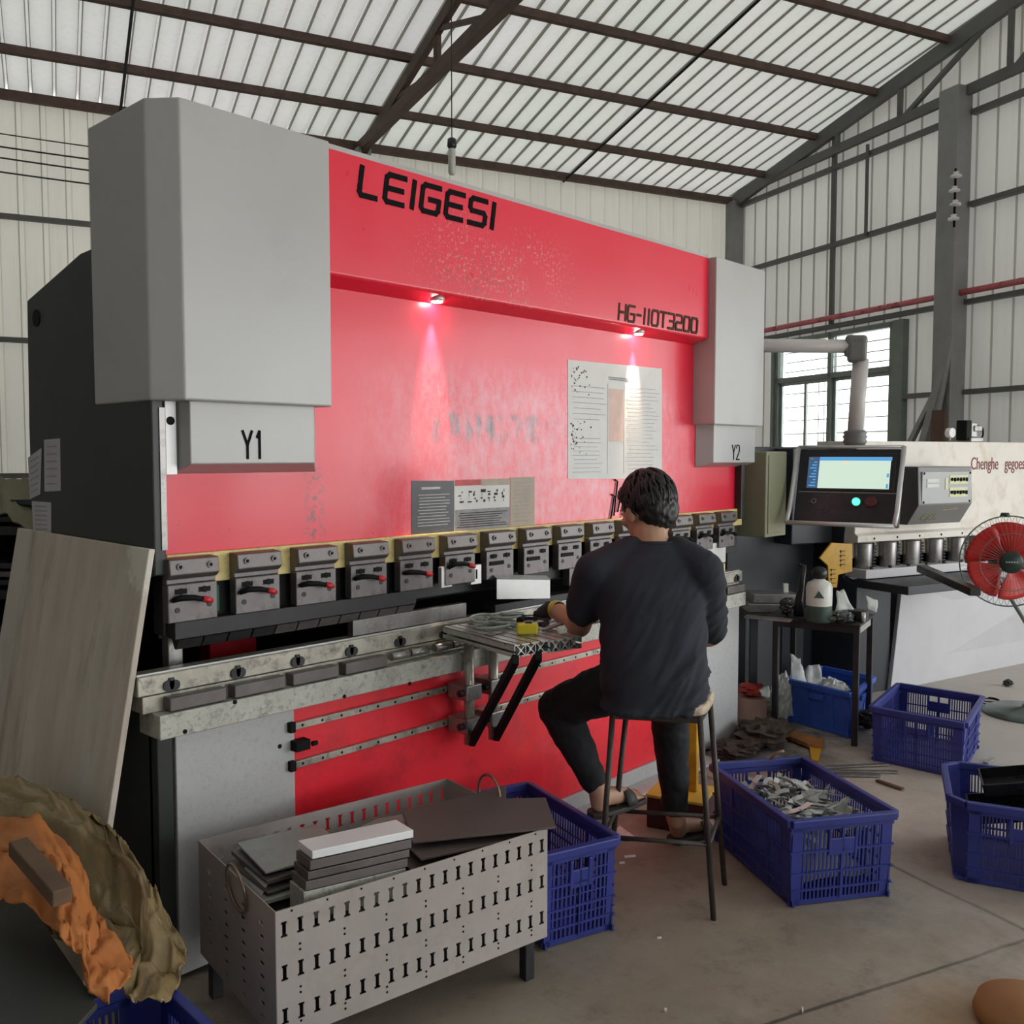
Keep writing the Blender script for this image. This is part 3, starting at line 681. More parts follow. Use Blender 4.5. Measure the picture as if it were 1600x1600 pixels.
# throat interior
MB().box(1.45,4.3,2.92,3.0,.90,.98).build('back_gauge', M['frame_green'], PB, .004)
MB().box(1.62,1.80,2.90,2.98,.76,.90).build('gauge_block', M['red_bed'], PB, .004)
MB().box(2.35,2.5,2.85,2.93,.90,.96).build('gauge_block', M['dark_steel'], PB, .004)
MB().box(1.30,1.345,2.56,2.60,.80,1.05).build('guide_post', M['steel'], PB, .003)
# lower front
MB().box(1.66,4.022,2.47,2.51,.04,.735).build('bed_panel', M['red_bed'], PB, .002)
for a, b2 in ((1.266,1.658),(4.024,4.40)):
    MB().box(a,b2,2.463,2.50,.02,.732).build('apron_panel', M['apron_grey'], PB, .003)
MB().box(1.215,1.262,2.47,2.52,0,.732).build('corner_leg', M['frame_green'], PB, .003)
MB().box(4.022,4.032,2.455,2.47,.02,.73).build('panel_edge', M['pedal_red'], PB)
for z, sl in ((.660,0),(.538,0)):
    g = MB().box(1.635,4.0,2.452,2.468,z-.011,z+.011).build('guide_rail', M['rail_steel'], PB, .002)
    m = MB()
    for i in range(31): m.cyl((1.68+.075*i,2.4525,z),(1.68+.075*i,2.451,z),.0045,None,8)
    m.build('rail_hole', M['black'], g)
    MB().box(1.632,1.652,2.445,2.468,z-.016,z+.016).build('end_stop', M['black'], g, .002)
m = MB().box(1.642,1.695,2.43,2.468,.585,.617); m.cyl((1.70,2.432,.60),(1.72,2.432,.60),.008,None,10); m.build('lock_knob', M['black'], PB, .003)
p = PY(437,1166,2.463); MB().cyl((p.x,2.464,p.z),(p.x,2.461,p.z),.007,None,10).build('panel_hole', M['black'], PB)
MB().box(2.75,4.03,2.35,2.47,0,.012).build('floor_angle', M['apron_grey'], PB); MB().box(2.75,4.03,2.452,2.468,.012,.075).build('floor_angle', M['apron_grey'], PB, .002)
# electric box on the right flank
eb = MB().box(4.55,4.78,2.40,2.80,1.065,1.52).build('electrical_cabinet', M['olive'], PB, .006)
MB().box(4.57,4.76,2.394,2.40,1.085,1.50).build('cabinet_door', M['olive'], eb, .003)
MB().box(4.43,4.56,2.6,2.7,1.2,1.4).build('cabinet_bracket', M['frame_green'], PB)
# notices on the ram and side frame
def quad(mb, pts, nrm, th=.0012):
    mb.prism(pts, V(nrm)*th); return mb
def notice(name, px, py0, Yv, mats):
    return None
po = quad(MB(), [PY(887,562,2.4995), PY(1034,576,2.4995), PY(1034,748,2.4995), PY(887,748,2.4995)], (0,-1,0)).build('notice', M['white_paper'], PB)
def lines(mb, x0, x1, z0, z1, n, w, Yv=2.4978, jit=.25):
    for i in range(n):
        z = z1-(z1-z0)*(i+.5)/n; a = x0+(x1-x0)*rnd.random()*jit*.3; b2 = x1-(x1-x0)*rnd.random()*jit
        mb.box(a, b2, Yv-.0004, Yv, z-w/2, z+w/2)
m = MB(); lines(m, 3.30,3.46,1.826,1.842,2,.006); lines(m, 3.06,3.30,1.64,1.80,7,.0022); m.m = 0
lines(m, 3.43,3.70,1.43,1.81,22,.0018, jit=.35); lines(m, 3.06,3.28,1.42,1.58,9,.0018)
for x in (3.30, 3.42): m.box(x,x+.0016,2.4974,2.4978,1.42,1.81)
m.build('printed_lines', M['grey_print'], po)
m = MB(); m.box(3.31,3.415,2.4974,2.4978,1.56,1.79); m.build('printed_diagram', M['pink_print'], po)
m = MB()
for i in range(70):
    x = 3.05+abs(rnd.gauss(0,.06)); z = rnd.choice((1.85,1.80,1.60,1.57,1.55))+rnd.gauss(0,.025); r = .0012+.003*rnd.random()
    m.box(x-r,x+r,2.4970,2.4974,z-r*.8,z+r*.8)
tag(m.build('oil_specks', M['ink_faded'], po), kind='stuff')
pl = quad(MB(), [PY(643,751,2.4995), PY(709,751,2.4995), PY(709,833,2.4995), PY(643,835,2.4995)], (0,-1,0)).build('instruction_plate', M['plate_dark'], PB)
m = MB(); lines(m, 2.22,2.33,1.376,1.39,1,.008); lines(m, 2.20,2.36,1.245,1.365,11,.003); m.build('printed_lines', M['pale_print'], pl)
lb = quad(MB(), [PY(709.5,750,2.4995), PY(796,749,2.4995), PY(796,826,2.4995), PY(709.5,832,2.4995)], (0,-1,0)).build('label', M['white_paper'], PB)
m = MB(); m.box(2.384,2.52,2.4974,2.4978,1.388,1.41); m.m = 1; m.box(2.52,2.674,2.4974,2.4978,1.386,1.41); m.m = 2; m.box(2.384,2.675,2.4974,2.4978,1.222,1.30); m.m = 3
for i in range(7):
    x = 2.40+.037*i
    for k in range(4): m.box(x+.024*rnd.random(), x+.006+.024*rnd.random()+.003, 2.4968,2.4974,1.325+.012*k,1.329+.012*k+.008*rnd.random())
lines(m, 2.39,2.67,1.23,1.29,7,.003,2.4972)
m.build('label_print', [M['red_print'], M['beige_print'], M['grey_print'], M['ink_faded']], lb)
bs = quad(MB(), [PY(797,746,2.4995), PY(835,745,2.4995), PY(835,822,2.4995), PY(797,826,2.4995)], (0,-1,0)).build('label', M['beige_print'], PB)
m = MB(); lines(m, 2.70,2.81,1.235,1.40,11,.0022); m.build('printed_lines', M['grey_print'], bs)
for pp in ([(44,715),(65,700),(63,772),(47,780)], [(69,687),(94,685),(95,767),(70,768)], [(50,783),(80,785),(80,834),(52,834)]):
    P = [PX(x, y, 1.2145) for x, y in pp]; s = quad(MB(), P, (-1,0,0), .0008).build('paper_sheet', M['paper_lilac'], PB)
    m = MB()
    for k in range(1, 7):
        f = k/7.0; a = P[0].lerp(P[3], f); b2 = P[1].lerp(P[2], f); d = b2-a
        m.bar(a+d*.15+V((-.0009,0,0)), b2-d*.2+V((-.0009,0,0)), .004, .0005, (1,0,0))
    m.build('printed_lines', M['grey_print'], s)
p = PX(57, 497, 1.2145); MB().cyl(p, p+V((-.002,0,0)), .028).build('lifting_hole', M['black'], PB)

# hex keys hung beside the operator
for i, (x, y0, y1, c) in enumerate(((962,752,806,'ink'),(968,768,800,'ink'),(957,775,812,'ink'),(973,785,816,'sash'))):
    a = PY(x+3, y0, 2.494); b2 = PY(x-3, y1, 2.494)
    m = MB().tube([a+V((-.02 if i != 1 else .02,0,.008)), a, a+(b2-a)*.5, b2], .0035 if i < 3 else .003, 8)
    solo(m, 'hex_key', M[c], ['longest black hex key hung on the pink press face beside the head', 'short black hex key with its bend to the right, on the press face', 'lowest black hex key on the pink press face', 'thin pale hex key nearest to the hair of the worker'][i], 'hex key', 'hex keys on the press face')
# sheet being bent
p = PY(776,936,2.425); q = PY(859,935,2.425)
m = MB().obox((p+q)/2+V((0,0,.037)), (q-p)/2, V((0,.0015,0)), V((0,0,.037)))
m.obox((p+q)/2+V((.003,.012,.082)), (q-p)/2, V((0,.012,.006)), V((0,-.0006,.0014)))
solo(m, 'sheet_workpiece', M['bright_steel'], 'bright bent steel sheet held under the punch clamps, left of the worker', 'sheet')
# ------------------------------------------------------------------ guillotine shear at the back right
SO = V((6.0, 2.3, 0)); a = math.radians(108.4); SU = V((math.sin(a), math.cos(a), 0)); SV = V((-SU.y, SU.x, 0))
def S(u, v, z): return SO + SU*u + SV*v + V((0,0,z))
def sbox(mb, u0, u1, v0, v1, z0, z1): return mb.obox(S((u0+u1)/2,(v0+v1)/2,(z0+z1)/2), SU*((u1-u0)/2), SV*((v1-v0)/2), V((0,0,(z1-z0)/2)))
SH = thing('guillotine_shear', 'cream guillotine shear with red lettering, behind the pedestal fan', 'machine', tuple(SO))
UE = 2.35
mb = MB(); pf = [(-.02,1.588),(-.02,1.02),(-.045,1.005),(-.045,.965),(.03,.955),(.03,.86),(.30,.86),(.30,1.588)]
mb.prism([S(-.345, v, z) for v, z in pf], SU*(UE+.345)); mb.build('blade_beam', M['cream'], SH, .004)
mb = MB()
for i in range(12): mb.cyl(S(-.2+.21*i,-.046,.985), S(-.2+.21*i,-.0435,.985), .008, None, 8)
mb.build('beam_hole', M['black'], SH)
for i in range(12):
    u = -.245+.222*i
    h = MB().cyl(S(u,.0,.955), S(u,.0,.80), .055, .05, 16).build('hold_down', M['steel'], SH, .003)
    MB().cyl(S(u,.0,.80), S(u,.0,.775), .03, None, 12).build('foot_pad', M['dark_steel'], h)
    m = MB()
    for k in range(7): m.torus(S(u+.105,.03,.93-.02*k), (0,0,1), .028, .007, 14, 6)
    m.cyl(S(u+.105,.03,.95), S(u+.105,.03,.78), .022, None, 10); m.build('return_spring', M['dark_steel'], h)
sbox(MB(), -.345, UE, .06, .12, .78, .955).build('shadow_plate', M['black'], SH)
sbox(MB(), -.33, UE, -.10, .12, .745, .80).build('blade_table', M['lilac_grey'], SH, .004)
mb = MB()
for i in range(14): mb.cyl(S(-.25+.17*i,-.07,.80), S(-.25+.17*i,-.07,.815), .012, None, 8)
mb.build('table_bolt', M['dark_steel'], SH)
sbox(MB(), -.35, .55, -.42, -.02, .69, .74).build('table_wing', M['shear_dark'], SH, .004)
p = PP(1440,888,SO-SV*.4,SV); q = PP(1524,925,SO-SV*1.0,SV)
MB().bar(p, q, .06, .042).build('support_arm', M['black_plastic'], SH, .004)
# sloping skirt and side frames
MB().prism([S(.09,-.03,.70), S(0,-.03,.0), S(UE,.10,.0), S(UE,-.03,.70)], SV*.03).build('skirt', M['lilac_grey'], SH, .004)
MB().prism([S(-.30,v,z) for v, z in ((-.05,0),(-.05,.70),(.06,.74),(.06,1.0),(-.02,1.55),(1.0,1.55),(1.0,0))], -SU*.05).build('side_frame', M['shear_dark'], SH, .004)
sbox(MB(), -1.08, -.35, .30, .95, 0.0, 1.552).build('side_cabinet', M['shear_dark'], SH, .008)
sbox(MB(), -.70, -.35, .15, .30, 0.95, 1.545).build('side_cabinet', M['shear_dark'], SH, .008)
sbox(MB(), -.30, UE, .55, 1.0, 0, .85).build('rear_bed', M['shear_dark'], SH)
sbox(MB(), -.30, .02, .0, .5, 0, .70).build('front_leg', M['shear_dark'], SH, .004)
# yellow guard
gy = [(1281,872),(1300,848),(1332,850),(1332,893),(1310,898),(1308,918),(1295,918),(1294,884)]
yo = MB().prism([PP(x, y, SO-SV*.08, SV) for x, y in gy], SV*.012).build('blade_guard', M['yellow'], SH, .002)
mb = MB()
for (x, y) in ((1316,861),(1316,868),(1316,875),(1316,882),(1301,890),(1301,897),(1301,904),(1301,911)):
    p = PP(x, y, SO-SV*.081, SV); mb.bar(p-SU*.022, p+SU*.022, .003, .008, SV*1.0); mb.bar(p-SU*.012+V((0,0,-.012)), p-SU*.012+V((0,0,.006)), .003, .006, SV)
mb.build('guard_marks', M['ink_faded'], yo)
# control console
cn = thing('x', None, None); bpy.data.objects.remove(cn)
ca = [(-.02,1.43),(-.26,1.43),(-.27,1.20),(-.19,1.075),(-.02,1.075)]
c = MB().prism([S(-.085, v, z) for v, z in ca], SU*.50).build('control_console', M['console_grey'], SH, .006)
MB().prism([S(-.088, v, z) for v, z in ca], SU*.003).build('console_side', M['console_side'], c)
sbox(MB(), -.06, .40, -.272, -.262, 1.205, 1.40).build('display_panel', M['panel_grey'], c, .002)
for z in (1.345, 1.315): sbox(MB(), -.02, .09, -.275, -.272, z-.011, z+.011).build('readout', M['white_paper'], c)
for z in (1.365, 1.335, 1.29, 1.255): sbox(MB(), .19, .36, -.275, -.272, z-.012, z+.012).build('key_label', M['yellow_print'], c)
for z in (1.352, 1.272):
    for k in range(6): sbox(MB(), .20+.028*k, .218+.028*k, -.278, -.275, z-.010-.004*(k % 2), z+.010).build('key', M['ink'], c)
sbox(MB(), .15, .17, -.275, -.272, 1.29, 1.36).build('key_label', M['yellow_print'], c)
mb = MB()
for u, z in ((-.045,1.39),(.385,1.39),(-.045,1.215),(.385,1.215)): mb.cyl(S(u,-.274,z), S(u,-.271,z), .008, None, 8)
mb.build('panel_screw', M['black'], c)
dn = (S(0,-.19,1.075)-S(0,-.27,1.20)).normalized()
letters(MB(), '465', S(.0,-.208,1.098)+SV*-.006, SU, -dn, .050, {'*':.030}, .022, .0022, .2, .002).build('chalk_number', M['chalk'], c)
mb = MB().bar(S(.16,-.247,1.163)+SV*-.003, S(.30,-.249,1.168)+SV*-.003, .003, .004); mb.build('chalk_line', M['chalk'], c)
font_text('maker_lettering', 'Chenghe   gegoes', M['text_red'], SH, S(.742,-.0215,1.405), SU, (0,0,1), .118, .69)
# gauge and valve on the beam
g = MB().cyl(S(.575,.02,1.588), S(.575,.02,1.625), .006).build('pressure_gauge', M['steel'], SH)
MB().cyl(S(.575,.0,1.648), S(.575,.035,1.648), .032, None, 20).build('gauge_dial', M['white_porcelain'], g)
mb = MB(); sbox(mb, .77, .90, .0, .12, 1.588, 1.62); sbox(mb, .80, .86, .02, .09, 1.62, 1.72); sbox(mb, .82, .90, .01, .06, 1.66, 1.70)
vv = mb.build('air_valve', M['steel'], SH, .006)
sbox(MB(), .745, .80, .02, .10, 1.60, 1.735).build('valve_coil', M['black'], vv, .006)
MB().tube([S(.88,.03,1.70), S(.93,.03,1.68), S(.95,.04,1.64), S(.94,.05,1.60)], .006).build('air_hose', M['black'], vv)

# ------------------------------------------------------------------ control pendant
PE = V((4.62, 2.62, 2.02)); D = 5.05
PN = thing('control_pendant', 'control screen in a silver tube frame on a jointed grey arm from the press', 'control panel', tuple(PE))
e1 = PD(1338, 541, D); a0 = PD(1190, 540, 5.2)
MB().tube([a0-(e1-a0).normalized()*.35, a0, PD(1326, 541, D)], .037, 20).build('arm_pipe', M['pendant_grey'], PN)
MB().box(4.47,4.64,2.62,2.74,2.0,2.12).build('arm_bracket', M['frame_green'], PN, .01)
w = (e1-a0).normalized(); dpt = V((0,0,-1))
mb = MB(); mb.bar(e1-w*.06, e1+w*.055, .10, .115); mb.bar(e1+V((.0,0,.02))+w*.004, e1+V((0,0,-.085))+w*.004, .115, .10, w); mb.build('elbow', M['elbow_grey'], PN, .022, 3)
t1 = PD(1345, 562, D); t2 = PD(1336, 676, D-.03)
MB().tube([t1, t2], [.042, .040], 20).build('drop_pipe', M['pendant_grey'], PN)
MB().lathe([(.05,0),(.062,-.012),(.055,-.022),(.064,-.034),(.056,-.046),(.062,-.058),(.05,-.08)], t2+V((0,0,.012)), (0,0,1), 20).build('swivel_joint', M['elbow_grey'], PN)
# screen housing: turned towards the operator and tipped back
yaw = math.radians(34); tilt = math.radians(15)
back = -FW0; nrm = (back*math.cos(yaw) - RT*math.sin(yaw)).normalized(); nrm = (nrm*math.cos(tilt)+UP0*math.sin(tilt)).normalized()
hx = UP0.cross(nrm).normalized(); hy = nrm.cross(hx); pc = PD(1323, 766, 4.95)
def PNl(x, y, z=0.0): return pc+hx*x+hy*y+nrm*z
def pbox(mb, x0, x1, y0, y1, z0, z1): return mb.obox(PNl((x0+x1)/2,(y0+y1)/2,(z0+z1)/2), hx*((x1-x0)/2), hy*((y1-y0)/2), nrm*((z1-z0)/2))
bx = pbox(MB(), -.265,.255,-.175,.225,-.10,0).build('monitor_housing', M['monitor'], PN, .008)
pbox(MB(), -.24,.235,-.005,.200,0,.006).build('screen_bezel', M['black_plastic'], bx, .003)
mb = MB(); pbox(mb, -.152,.21,.008,.158,.006,.008); mb.m = 1; pbox(mb, -.152,.215,.158,.178,.006,.008); mb.m = 2; pbox(mb, -.21,-.152,.008,.178,.006,.008)
mb.m = 1
for k in range(9): pbox(mb, -.20+.01*(k % 3), -.165, .018+.016*k, .0245+.016*k, .008,.0085)
mb.m = 3; pbox(mb, -.03,.0,.146,.154,.008,.0085); mb.m = 1; pbox(mb, .195,.206,.012,.035,.008,.0085); pbox(mb, .195,.206,.07,.09,.008,.0085); mb.m = 4; pbox(mb, -.20,-.185,.165,.173,.008,.0085)
mb.build('screen', [M['screen_pale'], M['screen_blue'], M['screen_navy'], M['screen_orange'], M['white_paper']], bx)
pbox(MB(), -.25,.245,-.016,-.010,0,.004).build('panel_seam', M['elbow_grey'], bx)
MB().cyl(PNl(.055,-.062,0), PNl(.055,-.062,.018), .021, .019, 18).build('start_button', M['green_button'], bx)
MB().cyl(PNl(.055,-.062,0), PNl(.055,-.062,.008), .030, .028, 18).build('button_ring', M['frame_green'], bx)
MB().cyl(PNl(.13,-.060,0), PNl(.13,-.060,.022), .030, .026, 18).build('stop_button', mk('dull_red_button', (.10,.02,.018), .5), bx)
mb = MB(); mb.torus(PNl(-.165,-.062,.003), nrm, .012, .0018, 14, 6); mb.bar(PNl(-.185,-.062,.003), PNl(-.175,-.07,.003), .003, .002); mb.build('panel_mark', M['grey_print'], bx)
mb = MB()
for x in (-.275, .268): mb.tube([PNl(x,.235,.0), PNl(x,-.12,.05), PNl(x,-.20,.085)], .0125, 10)
mb.tube([PNl(-.275,-.20,.085), PNl(.268,-.20,.085)], .0125, 10); mb.tube([PNl(-.275,.235,0), PNl(.268,.235,0)], .010, 10)
mb.build('tube_frame', M['bright_steel'], PN)

# ------------------------------------------------------------------ red pedestal fan
fd = 5.12; fb = PZ(1604, 1116); fc = PD(1576, 877, fd)
fc.x += 0; fn = (-FW0*math.cos(math.radians(14))-RT*math.sin(math.radians(14))).normalized()
FA = thing('pedestal_fan', 'pedestal fan with red blades in a round wire cage at the right edge', 'fan', (fb.x, fb.y, 0))
MB().lathe([(.235,0),(.235,.012),(.20,.03),(.03,.045),(.022,.06)], (fb.x,fb.y,0), (0,0,1), 40).build('base', M['fan_cage'], FA)
ptop = fc - fn*.20
MB().tube([V((fb.x,fb.y,.05)), V((fb.x,fb.y,.55))], .014, 12).build('pole', M['bright_steel'], FA)
MB().tube([V((fb.x,fb.y,.50)), V((ptop.x,ptop.y,ptop.z-.12)), ptop+V((0,0,-.02))], .011, 12).build('neck', M['fan_cage'], FA)
MB().lathe([(.03,-.24),(.062,-.22),(.072,-.14),(.055,-.09),(.03,-.06)], fc, fn, 20).build('motor_housing', M['fan_hub'], FA)
fx = fn.cross(UP0).normalized(); fy = fx.cross(fn)
mb = MB(); R0 = .246
for k in range(48):
    t_ = 2*math.pi*k/48; dv = fx*math.cos(t_)+fy*math.sin(t_)
    mb.tube([fc+dv*.055+fn*.055, fc+dv*.15+fn*.05, fc+dv*.22+fn*.025, fc+dv*R0], .0011, 5)
    mb.tube([fc+dv*.06-fn*.10, fc+dv*.18-fn*.085, fc+dv*.235-fn*.04, fc+dv*R0], .0011, 5)
for r, z in ((.246,0),(.155,.05),(.155,-.09)): mb.torus(fc+fn*z, fn, r, .0022 if r < .2 else .0042, 56, 6)
mb.build('cage', M['fan_cage'], FA)
for k in range(5):
    mb = MB(); t0_ = 2*math.pi*k/5+.55; rows = []
    for i in range(9):
        r = .04+.172*i/8; wd_ = .45+.62*math.sin(math.pi*min(1, (.15+i/8*.85))*.62); row = []
        for j in range(9):
            an = t0_+(j/8-.5)*wd_*1.25; dv = fx*math.cos(an)+fy*math.sin(an); row.append(fc+dv*(r if j not in (0, 8) else r-.004)+fn*((j/8-.5)*.055-.02))
        rows.append(row)
    mb.grid(rows); b_ = mb.build('fan_blade', M['fan_red'], FA, thick=.002)
MB().lathe([(.05,-.03),(.05,.0),(.04,.012),(.0,.014)], fc, fn, 20, False).build('hub', M['fan_red'], FA)
hb = MB().lathe([(.058,.052),(.060,.058),(.05,.064),(.002,.066)], fc, fn, 24, False).build('hub_badge', M['fan_hub'], FA)
mb = MB()
for k in range(5): mb.bar(fc+fn*.067+fx*(.026-.013*k-.004)+fy*.002, fc+fn*.067+fx*(.026-.013*k+.004)+fy*.002, .002, .008, fy)
mb.build('badge_marks', M['ring_green'], hb)
MB().cyl(fc+fy*.262-fn*.02+fx*.02, fc+fy*.240-fn*.02+fx*.02, .020, .028, 14).build('cage_clip', M['fan_hub'], FA)

# ------------------------------------------------------------------ things on the end wall and overhead
for i, (x, y0, y1, off, w_) in enumerate(((1486,527,.0,.16,.07),(1470,560,.0,.22,.08),(1455,600,.0,.28,.05))):
    top = PP((1486,1478,1468)[i], (525,560,600)[i], CN+EI*(.22+.02*i), EI); bt = PP((1452,1440,1418)[i], 700, CN+EI*(.34+.03*i), EI); bt2 = top+(bt-top)*((top.z-.02)/(top.z-bt.z))
    bt2.z = .02
    m = MB().bar(bt2, top, w_, .05, EI)
    solo(m, 'leaning_bar', M['grey_beam'], ['tallest dark bar leaning on the end wall column behind the shear', 'middle dark bar of the three leaning behind the shear', 'shortest dark bar leaning behind the shear, nearest the window'][i], 'metal bar', 'bars leaning behind the shear')
m = MB().obox(PP(1474,668,CN+EI*.36,EI), ED*.09, EI*.03, V((0,0,.13))); 
m = MB(); q = PP(1468,660,CN+EI*.4,EI); m.bar(V((q.x,q.y,.0))+EI*.1, q+V((0,0,.12)), .16, .04, EI)
solo(m, 'rusty_plate', M['rust'], 'rust-brown plate standing behind the shear at the wall column', 'metal plate')
m = MB().tube([EW(.45,3.11,.12), EW(14,3.11,.12)], .032, 12)
solo(m, 'wall_pipe', M['pipe_pink'], 'long red pipe running along the end wall above the window', 'pipe')
ip = PP(1491,345,CN+EI*.29,EI); it_ = (ip-CN).dot(ED)
INS = thing('insulator_string', 'string of white porcelain insulators hung on the tall wall column', 'insulator', tuple(EW(it_,3.9,.29)))
MB().tube([EW(it_,ip.z-.06,.29), EW(it_,ip.z+.5,.29)], .012).build('rod', M['black'], INS)
for k in range(4):
    MB().lathe([(.012,-.03),(.055,-.02),(.05,.0),(.022,.012),(.03,.028),(.012,.035)], EW(it_-.008+.016*(k % 2),ip.z+.03+.135*k,.29), (0,0,1), 16).build('insulator_disc', M['white_porcelain'], INS)
for i, (y0, y1) in enumerate(((207,233),(228,252),(245,270),(268,290))):
    nrm_ = EN; p0 = PP(-120, y0-17, E0+EN*.3, EN); p1 = PP(300, y1+17, E0+EN*.3, EN)
    n_ = 12; pts = [p0.lerp(p1, k/n_)+V((0,0,-.012*math.sin(math.pi*k/n_))) for k in range(n_+1)]
    solo(MB().tube(pts, .008 if i else .006, 6), 'overhead_cable', M['cable'], ['topmost and thinnest of the four cables along the left back wall', 'second cable from the top along the left back wall', 'third cable from the top along the left back wall', 'lowest of the four cables along the left back wall'][i], 'cable', 'cables along the back wall')
# hanging lamp
ld_ = 6.6; q = PD(706, 222, ld_); s_ = (q-E0).dot(EN)
HL = thing('hanging_lamp', 'bare tube bulb hanging on a thin wire in front of the back wall', 'lamp', (q.x, q.y, PD(706,270,ld_).z))
MB().tube([V((q.x,q.y,roof_z(s_)-.02)), q], .004, 6).build('wire', M['cable'], HL)
MB().lathe([(.012,.03),(.03,.02),(.034,-.03),(.024,-.045)], q, (0,0,1), 14).build('lamp_socket', M['black_plastic'], HL)
MB().lathe([(.02,-.04),(.026,-.06),(.026,-.21),(.015,-.225)], q, (0,0,1), 14).build('bulb', M['bulb'], HL)
# ------------------------------------------------------------------ blue plastic crates
def crate(name, label, rim, H, z0=0.0, taper=.06, mat='plastic_blue', style='mesh', ribs_v=(.36,.62,.82), nb=22, chamfer=False, group='blue plastic crates', hnd=(0, 2)):
    # rim: four corners of the top edge, counter-clockwise from the nearest one
    R = [V((p.x, p.y, z0+H)) for p in rim]; c = sum(R, V((0,0,0)))/4
    B = [V((c.x+(p.x-c.x)*(1-taper), c.y+(p.y-c.y)*(1-taper), z0+.004)) for p in R]
    t = thing(name, label, 'crate', (c.x, c.y, z0), 0, group)
    rimm = MB(); bas = MB()
    if chamfer:
        def cut(P, f):
            out = []
            for i in range(4):
                a, b, d = P[i-1], P[i], P[(i+1) % 4]
                out += [b+(a-b).normalized()*f, b+(d-b).normalized()*f]
            return out
        R8, B8 = cut(R, .05), cut(B, .045)
        walls = [(R8[2*i+1], R8[(2*i+2) % 8], B8[2*i+1], B8[(2*i+2) % 8]) for i in range(4)]
        for i in range(4):
            a, b, d, e = R8[2*i], R8[2*i+1], B8[2*i], B8[2*i+1]
            bas.prism([a, b, e, d], (c-R[i]).normalized()*.004); o = (R[i]-c).normalized()*.012; o.z = 0
            rimm.bar(a+o*.5, b+o*.5, .022, .026)
    else: walls = [(R[i], R[(i+1) % 4], B[i], B[(i+1) % 4]) for i in range(4)]
    handles = []
    for w, (p, q, r, s) in enumerate(walls):
        L = (q-p).length; ex = (q-p).normalized(); up = ((p-r)+(q-s)).normalized(); out = ex.cross(up).normalized()
        if out.dot((p+q)/2-c) < 0: out = -out
        P = lambda u, v: (p.lerp(q, u)).lerp(r.lerp(s, u), v)
        rimm.bar(P(0,0)+out*.006-ex*.004, P(1,0)+out*.006+ex*.004, .024, .028, up)
        def pan(u0, u1, v0, v1, th=.004, o=0.0):
            bas.obox(P((u0+u1)/2,(v0+v1)/2)+out*o, ex*(L*(u1-u0)/2), up*(H*(v1-v0)/2), out*(th/2))
        pw = min(.10, .045/L*1.0+.02)
        if style == 'solid':
            pan(0,1,0,1,.004); pan(.0,1,.06,.10,.012,.004); pan(0,1,.93,1.0,.008,.002)
            for u in (.30, .70): pan(u-.05,u+.05,.12,.95,.006,.003)
            m = MB(); m.bar(P(.38,.22)+out*.008, P(.62,.22)+out*.008, .02, .03, up); handles.append(m); continue
        pan(0,pw,0,1,.006); pan(1-pw,1,0,1,.006); pan(0,1,.94,1,.006); pan(0,1,.05,.11,.006)
        for v in ribs_v: pan(0,1,v-.012,v+.012,.010,.002)
        hw = min(.13, .09/L); hz = w in hnd
        segs = (.5,) if L < .45 else (.27,.73) if not hz else (.22,.5,.78)
        for u in segs: pan(u-.012,u+.012,.1,.95,.010,.002)
        n = max(10, int(nb*L/.4))
        for i in range(n):
            u = pw+(1-2*pw)*(i+.5)/n; half = .22*(1-2*pw)/n
            if hz and abs(u-.5) < hw: pan(u-half,u+half,.42,.94,.004)
            else: pan(u-half,u+half,.10,.94,.004)
        if style == 'dense': 
            for v in (.25, .5, .72): pan(0,1,v-.008,v+.008,.005)
        if hz:
            m = MB(); m.obox(P(.5,.32)+out*.003, ex*(L*hw), up*(H*.10), out*.004)
            m.bar(P(.5-hw,.11)+out*.004, P(.5-hw,.42)+out*.004, .012, .010, out); m.bar(P(.5+hw,.11)+out*.004, P(.5+hw,.42)+out*.004, .012, .010, out); handles.append(m)
    rimm.build('rim', M[mat], t, .004); bas.build('basket', M[mat], t)
    for m in handles: m.build('handle', M[mat], t, .003)
    b = MB(); b.prism([x+V((0,0,.004)) for x in B], (0,0,.006)); b.build('bottom', M[mat], t)
    return t, R, B, c
def rimpts(z, *px): return [PZ(x, y, z) for x, y in px]
# crate of offcuts in the middle of the floor
rc = [V((2.853,1.393,0)), V((3.166,1.179,0)), V((3.487,1.665,0)), V((3.174,1.879,0))]
cC, RC, BC, cc = crate('plastic_crate', 'blue crate heaped with curved steel offcuts, right of the stool', rc, .29)
rd = rimpts(.262, (1363,1107), (1507,1133), (1533,1091), (1405,1071))
cD, RD, BD, cdn = crate('plastic_crate', 'empty blue crate with mesh sides on the pale floor by the fan', rd, .262, ribs_v=(.34,.52,.70,.86), nb=26)
h_ = .283; re_ = [PZ(1503,1236,h_)]
v1 = PZ(1497,1199,h_); v2 = PZ(1578,1206,h_); v3 = PZ(1508,1250,h_); v4 = PZ(1600,1263,h_)
ex_ = (v4-v3).normalized(); ey_ = V((-ex_.y, ex_.x, 0)); o_ = v3-ex_*.045
re_ = [o_, o_+ex_*.40, o_+ex_*.40+ey_*.55, o_+ey_*.55]
le = (v1-v3).length
w2 = (v2-v1).normalized(); side = (v1-v3).normalized()
re_ = [v3-ex_*.045-side*.045, v3+ex_*.42-side*.045, v3+ex_*.42+side*(le+.03), v3-ex_*.045+side*(le+.03)]
cE, RE, BE, ce = crate('plastic_crate', 'blue crate holding black trays, cut off by the right edge', re_, h_, chamfer=True, taper=.07, nb=28)
h_ = .296; rb = rimpts(h_, (962,1312), (825,1228))
b0, b1 = rb; side = (b1-b0).normalized(); px_ = V((-side.y, side.x, 0)); wd_ = .262
